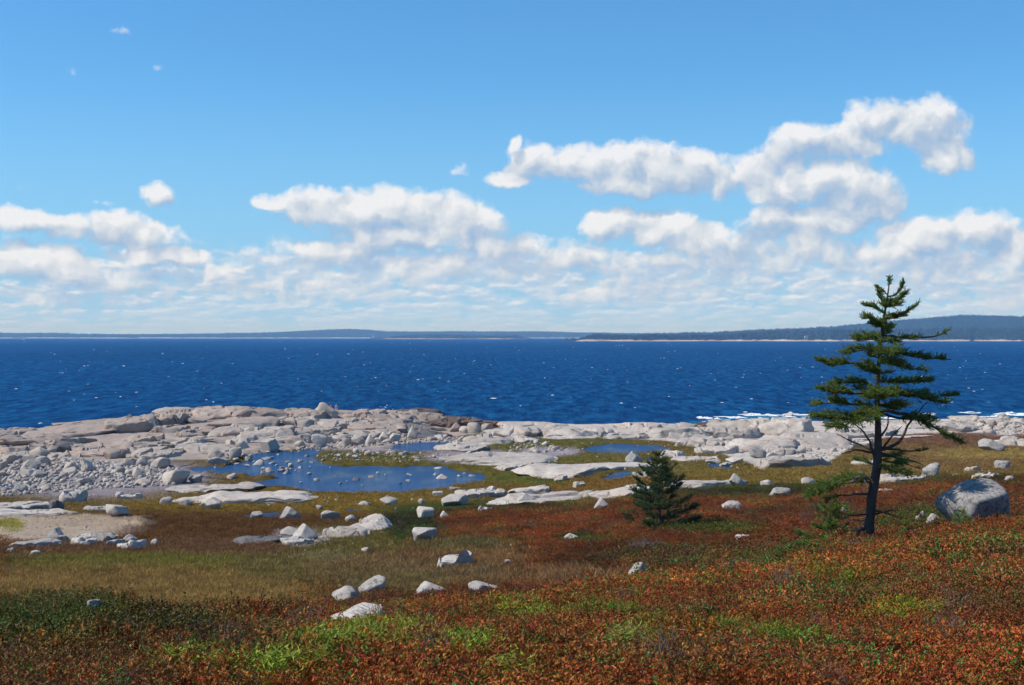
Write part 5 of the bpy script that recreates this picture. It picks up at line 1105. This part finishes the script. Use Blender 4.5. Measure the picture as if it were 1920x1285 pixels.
def small_spruce(base, height, spread, seed, label, group, nm, whorls=11, per=6, tl=0.2, lean=(0, 0), dens=0.8, low=0.08, npar=(46, 0.021, 0.0042)):
    rg = np.random.default_rng(seed); o = bpy.data.objects.new('spruce_tree' if height > 1.6 else 'spruce_sapling', None); COL.objects.link(o); o.location = base
    o['label'] = label; o['category'] = 'spruce' if height > 1.6 else 'sapling'; o['group'] = group
    tp = [(lean[0] * t * t + 0.01 * rg.normal(), lean[1] * t * t, height * t - 0.1 * (t == 0)) for t in np.linspace(0, 1, 9)]
    V, Fc = tube(tp, np.linspace(0.018 * height + 0.006, 0.004, 9), 8); link('trunk', mesh_np('trunk', V, Fc, M['bark']), o)
    for k in range(whorls):
        t = low + (0.97 - low) * (k / (whorls - 1)) ** 0.9; p0 = np.array([np.interp(t, np.linspace(0, 1, 9), [q[j] for q in tp]) for j in range(3)])
        a0 = rg.uniform(0, 6.28); m = per if t < 0.8 else max(3, per - 2)
        for j in range(m):
            a = a0 + j * 6.283 / m + rg.normal() * 0.25; L = spread * (1 - t) ** 0.8 * rg.uniform(0.55, 1.2) + 0.07 * height * 0.4
            up = 0.15 + 0.55 * t; e = p0 + np.array([math.cos(a) * L, math.sin(a) * L, L * (up + rg.normal() * 0.1)]); mid = p0 + (e - p0) * 0.5 + [0, 0, -0.06 * L]
            add_branch(o, [p0, mid, e], 0.006 + 0.008 * L, (0.12, dens, tl, 0.3 * L + 0.08, 0.0), rg, nm, False, npar)
    return o
def ground_at(px, py):
    d = hit(px, py); return ((px - CX) / F * d, d, EYE - (py - HZ) / F * d), d / F
p, s = ground_at(1236, 993); small_spruce(p, 140 * s, 76 * s, 11, 'small dark conical spruce standing alone on the red heath', 'spruces on the heath', 'needle_dark', 11, 6, 0.24, dens=0.50, low=0.05, npar=(28, 0.030, 0.0060))
p, s = ground_at(1557, 1015); small_spruce(p, 84 * s, 62 * s, 12, 'young green spruce growing left of the tall spruce trunk', 'spruce saplings', 'needle', 7, 5, 0.13, (0.02, 0), 0.9)
SAP = [(1500,1048,34,30,'spruce sapling left of the young green spruce, third from the trunk'),(1460,1062,36,30,'low spruce sapling at the left end of the row creeping over the heath'),(1432,1066,26,26,'tiny spruce sprig, farthest left of the low row'),
 (1700,1012,36,24,'small spruce sapling between the trunk and the huge boulder'),(1657,1000,26,22,'bright green spruce seedling just right of the trunk foot'),(1795,1000,44,26,'dark spruce sapling in front of the huge boulder'),(1812,998,30,18,'thin spruce seedling in front of the huge boulder, right of the dark one'),
 (1528,1038,22,26,'flat spruce sprig lying left of the trunk, under the young green spruce')]
for i, (px, py, h, sp, lb) in enumerate(SAP):
    p, s = ground_at(px, py); small_spruce(p, h * s * 0.9, sp * s * 0.9, 30 + i, lb, 'spruce saplings', 'needle', 5, 4, 0.07, (rt.normal() * 0.05, 0), 0.5, npar=(34, 0.018, 0.003))

# ------------------------------------------------------------------ dead shrub and driftwood
def dead_shrub(px, py, w, h, lb, seed):
    p, s = ground_at(px, py); rg = np.random.default_rng(seed); parts = []
    for _ in range(70):
        a = rg.uniform(0, 6.28); r = rg.uniform(0, 0.5) * w * s; b = np.array([math.cos(a) * r, math.sin(a) * r * 0.7, -0.05]); e = b + np.array([rg.normal() * 0.12, rg.normal() * 0.12, rg.uniform(0.4, 1.0) * h * s])
        m = (b + e) / 2 + rg.normal(size=3) * 0.03; parts.append(tube([b, m, e], [0.008, 0.006, 0.003], 4))
        for _ in range(3): q = m + (e - m) * rg.random(); parts.append(tube([q, q + rg.normal(size=3) * [0.1, 0.1, 0.05] + [0, 0, 0.06]], [0.005, 0.002], 3))
    V, Fc = merge(parts); o = link('dead_shrub', mesh_np('dead_shrub', V, Fc, M['dead']), label=lb, category='dead shrub', group='dead shrubs in the heath'); o.location = p
dead_shrub(1213, 1030, 66, 20, 'bleached grey dead shrub below the small dark spruce', 1)
dead_shrub(1612, 1030, 26, 18, 'grey dead twigs at the foot of the tall spruce', 2)
p, s = ground_at(1164, 1034); V, Fc = tube([(0, 0, 0), (-0.03, 0, 0.1), (-0.08, 0.02, 0.2)], [0.03, 0.028, 0.012], 6)
o = link('driftwood', mesh_np('driftwood', V, Fc, M['w']), label='short bleached white stick standing in the heath', category='stick'); o.location = p

# ------------------------------------------------------------------ whitecaps and surf: breaking crests
def crest_mesh(seed):
    rg = np.random.default_rng(seed); n = 14; u = np.linspace(-1, 1, n); prof = np.clip(1 - np.abs(u) ** 2.2, 0, 1) * (0.65 + 0.5 * rg.random(n)); V = []
    for j, (dy, hh) in enumerate(((-0.5, 0.0), (-0.18, 0.55), (0.0, 1.0), (0.22, 0.75), (0.8, 0.0))):
        for i in range(n): V.append((u[i] + 0.04 * rg.normal(), dy + 0.10 * rg.normal() + 0.15 * math.sin(u[i] * 3 + seed), hh * prof[i] * rg.uniform(0.8, 1.15) - 0.08))
    return mesh_np('crest', np.array(V), grid_faces(5, n), M['foam'], True)
M['foam'] = plain('sea_foam', (0.88, 0.90, 0.92), 0.9)
CRESTS = proto_collection('crests', [crest_mesh(i) for i in range(5)])
rg = np.random.default_rng(19); P_ = []; S_ = []
CAPS = [(113,678,5,3),(158,687,6,3),(232,687,7,3),(305,664,5,2),(343,682,5,2),(370,697,4,2),(595,665,5,2),(683,685,4,2),(704,709,6,3),(784,713,9,2),(752,691,5,2),(795,666,4,2),(1020,681,4,2),(1036,742,8,3),(1165,757,7,3),(1270,692,7,2),(1395,703,4,2),(30,730,6,2),(180,747,5,3),(226,745,5,2),(400,755,5,2),(75,795,6,3),
 (1875,683,5,2),(1800,690,4,2),(1245,672,4,2),(1110,690,5,2),(925,748,16,0.7),(890,677,4,2),(1060,674,4,2),(165,686,4,2),(1500,690,4,2),(1835,775,10,4),(1545,778,14,3),(1398,774,9,4)]
for px, py, w, h in CAPS: d = EYE * F / (py - HZ); P_.append(((px - CX) / F * d, d, 0.1)); S_.append((w * d / F * 0.42, 0.8, max(h * d / F * 0.30, 0.14)))
for _ in range(260):
    py = 636 + 130 * rg.random() ** 1.8; px = rg.uniform(-60, 1990); d = EYE * F / (py - HZ); w = rg.uniform(0.8, 3.2) * (1 + 0.7 * (rg.random() < 0.1)); P_.append(((px - CX) / F * d, d, 0.08)); S_.append((w * d / F * 0.6, 1.0, rg.uniform(0.35, 1.1) * min(d, 1500) / F * 0.6))
for cx, cy_, rx, ry, a in FOAM:
    for _ in range(int(rx * 0.17 * a * (cy_ < 788))):
        px = cx + rx * rg.uniform(-.85, .85); py = cy_ + ry * rg.uniform(-.8, .8); d = EYE * F / (py - HZ); P_.append(((px - CX) / F * d, d, 0.05)); S_.append((rg.uniform(.4, 2.0), rg.uniform(0.5, 1.2), rg.uniform(0.06, 0.34) * a))
n = len(P_); scatter('whitecaps', np.array(P_), np.stack([np.zeros(n), np.zeros(n), rg.normal(size=n) * 0.25], 1), np.array(S_), np.ones((n, 3)), rg.integers(0, 5, n), CRESTS, M['foam'], 'white breaking wave crests and surf on the blue sea')
# a burst of spray behind the ridge
d = 262; V, Fc = ico(2); pts = np.concatenate([np.stack([(735 + rg.normal(size=36) * 5 - CX) / F * d, d + rg.normal(size=36) * 0.5, EYE - (776 - np.abs(rg.normal(size=36)) * 5 - HZ) / F * d], 1)])
DROP = proto_collection('drops', [mesh_np('drop', V, Fc, M['foam'], True)])
scatter('sea_spray', pts, np.zeros((36, 3)), np.repeat(rg.uniform(0.05, 0.17, (36, 1)) * rg.uniform(0.3, 1, (36, 1)), 3, 1), np.ones((36, 3)), np.zeros(36, int), DROP, M['foam'], 'puff of white spray thrown up behind the ridge')

# ------------------------------------------------------------------ two people by the perched boulder
def person(px, py_feet, d, top, legs, label, pose):
    """one skinned figure; clothes are colour zones of the same body by height"""
    J = {'pelvis': (0, 0, .95), 'chest': (0, 0, 1.28), 'neck': (0, 0, 1.47), 'head': (0, -.02, 1.58), 'crown': (0, -.02, 1.74), 'sl': (-.17, 0, 1.40), 'sr': (.17, 0, 1.40), 'el': (-.25, .02, 1.14), 'er': (.25, .02, 1.14), 'wl': (-.25, -.08, .92), 'wr': (.25, -.08, .92),
         'hl': (-.09, 0, .90), 'hr': (.09, 0, .90), 'kl': (-.11, -.03, .50), 'kr': (.11, -.03, .50), 'al': (-.11, 0, .08), 'ar': (.12, .05, .08), 'tl': (-.12, -.16, .03), 'tr': (.14, -.11, .03)}
    J.update(pose); rad = dict(pelvis=.13, chest=.15, neck=.06, head=.095, crown=.06, sl=.08, sr=.08, el=.05, er=.05, wl=.038, wr=.038, hl=.10, hr=.10, kl=.065, kr=.065, al=.045, ar=.045, tl=.035, tr=.035)
    E = [('pelvis', 'chest'), ('chest', 'neck'), ('neck', 'head'), ('head', 'crown'), ('chest', 'sl'), ('sl', 'el'), ('el', 'wl'), ('chest', 'sr'), ('sr', 'er'), ('er', 'wr'), ('pelvis', 'hl'), ('hl', 'kl'), ('kl', 'al'), ('al', 'tl'), ('pelvis', 'hr'), ('hr', 'kr'), ('kr', 'ar'), ('ar', 'tr')]
    ks = list(J); me = bpy.data.meshes.new('person'); me.from_pydata([J[k] for k in ks], [(ks.index(a), ks.index(b)) for a, b in E], [])
    m, g, b = mat('clothes'); z = g.sep(g.n('ShaderNodeTexCoord').outputs['Object'])[2]
    c = g.ramp(g.m('DIVIDE', z, 1.8), [(0.0, (0.03, 0.03, 0.03)), (0.06, legs), (0.525, top), (0.82, (0.5, 0.3, 0.22)), (0.92, (0.06, 0.04, 0.03))], 'CONSTANT'); g.put(b.inputs['Base Color'], c); b.inputs['Roughness'].default_value = 0.8
    me.materials.append(m); o = link('person', me, label=label, category='person', group='people on the ridge')
    sk = o.modifiers.new('skin', 'SKIN')
    for i, k in enumerate(ks): me.skin_vertices[0].data[i].radius = (rad[k], rad[k]); me.skin_vertices[0].data[i].use_root = (k == 'pelvis')
    sb = o.modifiers.new('sub', 'SUBSURF'); sb.levels = 2; sb.render_levels = 2; sk.use_smooth_shade = True
    x = (px - CX) / F * d; o.location = (x, d, EYE - (py_feet - HZ) / F * d); return o
bf = FA[[i for i, f in enumerate(FOOT) if abs(f[0] - (612 - CX) / F * f[1]) < 0.3 and f[1] > 190][0]]; pd = bf[1] + bf[3] + 0.7
person(621, 778, pd, (0.55, 0.02, 0.06), (0.02, 0.02, 0.025), 'person in a red top and dark trousers half hidden by the perched boulder', {'el': (-.32, -.05, 1.16), 'wl': (-.25, -.25, 1.2)})
person(631, 777, pd - 0.2, (0.30, 0.33, 0.38), (0.75, 0.75, 0.75), 'person in grey top and white trousers standing right of the boulder', {'er': (.28, 0, 1.16), 'wr': (.26, -.12, .98)})

# ------------------------------------------------------------------ sailing boat, far houses, mast on the hill
M['white'] = plain('white_paint', (0.8, 0.8, 0.78), 0.6); M['roof'] = plain('grey_roof', (0.16, 0.16, 0.17), 0.8); M['window'] = plain('dark_pane', (0.03, 0.035, 0.04), 0.2); M['steel'] = plain('mast_steel', (0.25, 0.25, 0.26), 0.5)
def boxv(x0, x1, y0, y1, z0, z1):
    V = np.array([(x, y, z) for z in (z0, z1) for y in (y0, y1) for x in (x0, x1)], float); return V, np.array([(0, 2, 3, 1), (4, 5, 7, 6), (0, 1, 5, 4), (2, 6, 7, 3), (0, 4, 6, 2), (1, 3, 7, 5)])
d = 5200; x = (43 - CX) / F * d
bo = bpy.data.objects.new('sailing_boat', None); COL.objects.link(bo); bo.location = (x, d, 0.2); bo['label'] = 'tiny white sailing boat on the horizon near the left edge'; bo['category'] = 'sailing boat'
st = np.linspace(-1, 1, 9); hv = []
for t in st:
    w = 1.5 * (1 - abs(t) ** 2.5) + 0.05; hv += [(t * 5.5, -w, 1.0 + 0.25 * t * t), (t * 5.2, -w * .6, 0), (t * 5, 0, -0.5), (t * 5.2, w * .6, 0), (t * 5.5, w, 1.0 + 0.25 * t * t)]
link('hull', mesh_np('hull', np.array(hv), grid_faces(9, 5), M['white']), bo)
link('mast', mesh_np('mast', *tube([(0.8, 0, 0.8), (0.8, 0, 8), (0.8, 0, 15.5)], [.12, .1, .06], 6), M['steel']), bo)
def sail(a, b, c, bulge, nm):
    a, b, c = map(np.array, (a, b, c)); V = []; n = 6
    for i in range(n):
        for j in range(n): s_ = i / (n - 1); t_ = j / (n - 1); p_ = a * (1 - s_) + (b * (1 - t_) + c * t_) * s_; V.append(p_ + np.array([0, bulge * math.sin(3.14 * t_) * s_ * (1 - s_) * 4, 0]))
    link(nm, mesh_np(nm, np.array(V), grid_faces(n, n), M['white']), bo)
sail((0.7, 0, 15), (0.7, 0, 2.0), (-4.6, 0.5, 2.0), 0.7, 'main_sail'); sail((0.9, 0, 13), (5.2, 0, 1.6), (1.0, 0.6, 1.8), 0.6, 'jib_sail')
def house(px, py, d, w, dp, h, rise, lb, roofm='roof'):
    o = bpy.data.objects.new('house', None); COL.objects.link(o); o.location = ((px - CX) / F * d, d, EYE - (py - HZ) / F * d); o['label'] = lb; o['category'] = 'house'; o['group'] = 'houses on the far shore'
    link('wall', mesh_np('wall', *boxv(-w / 2, w / 2, 0, dp, -2, h), M['white'], False), o)
    V = np.array([(-w / 2 - .4, -.5, h - .1), (w / 2 + .4, -.5, h - .1), (w / 2 + .4, dp / 2, h + rise), (-w / 2 - .4, dp / 2, h + rise), (-w / 2 - .4, dp + .5, h - .1), (w / 2 + .4, dp + .5, h - .1)]); link('roof', mesh_np('roof', V, np.array([(0, 1, 2, 3), (3, 2, 5, 4)]), M[roofm], False), o)
    for k in range(3): wx = -w / 2 + w * (k + 1) / 4; link('window', mesh_np('window', *boxv(wx - .6, wx + .6, -.06, -.01, h * .4, h * .75), M['window'], False), o)
house(700, 633, 6480, 15, 9, 9, 4, 'white house at the left tip of the wooded island')
house(1683, 633.5, 3990, 10, 8, 5, 3, 'white house by the far shore behind the tall spruce'); house(1675, 634.2, 3985, 7, 6, 4, 2.5, 'smaller white house left of the one behind the spruce')
house(1512, 634, 3990, 9, 7, 4.5, 2.5, 'white house in a forest clearing left of the tall spruce')
d = 6280; mp = tube([(0, 0, 0), (0, 0, 15), (0, 0, 26)], [.7, .5, .25], 6); arms = [tube([(-2.2, 0, z), (2.2, 0, z)], [.18, .18], 4) for z in (15, 21)]
o = link('radio_mast', mesh_np('radio_mast', *merge([mp] + arms), M['steel']), label='thin radio mast on top of the long hazy hill', category='mast'); o.location = ((1842 - CX) / F * d, d, EYE + (HZ - 592.5) / F * d)

# ------------------------------------------------------------------ the air between here and the far shore
hm = bpy.data.materials.new('haze'); hm.use_nodes = True; hm.node_tree.nodes.clear(); g = NT(hm.node_tree)
pv = g.n('ShaderNodeVolumePrincipled', {'Color': (0.20, 0.44, 1.0, 1), 'Absorption Color': (1, 1, 1, 1), 'Density': 0.00010, 'Anisotropy': 0.0}); g.L.new(pv.outputs[0], g.n('ShaderNodeOutputMaterial').inputs['Volume'])
hz_ = link('haze', mesh_np('haze', *boxv(-66000, 66000, -400, 24000, -25, 135), hm, False), kind='stuff', label='thin blue sea air fading the far hills', category='haze')
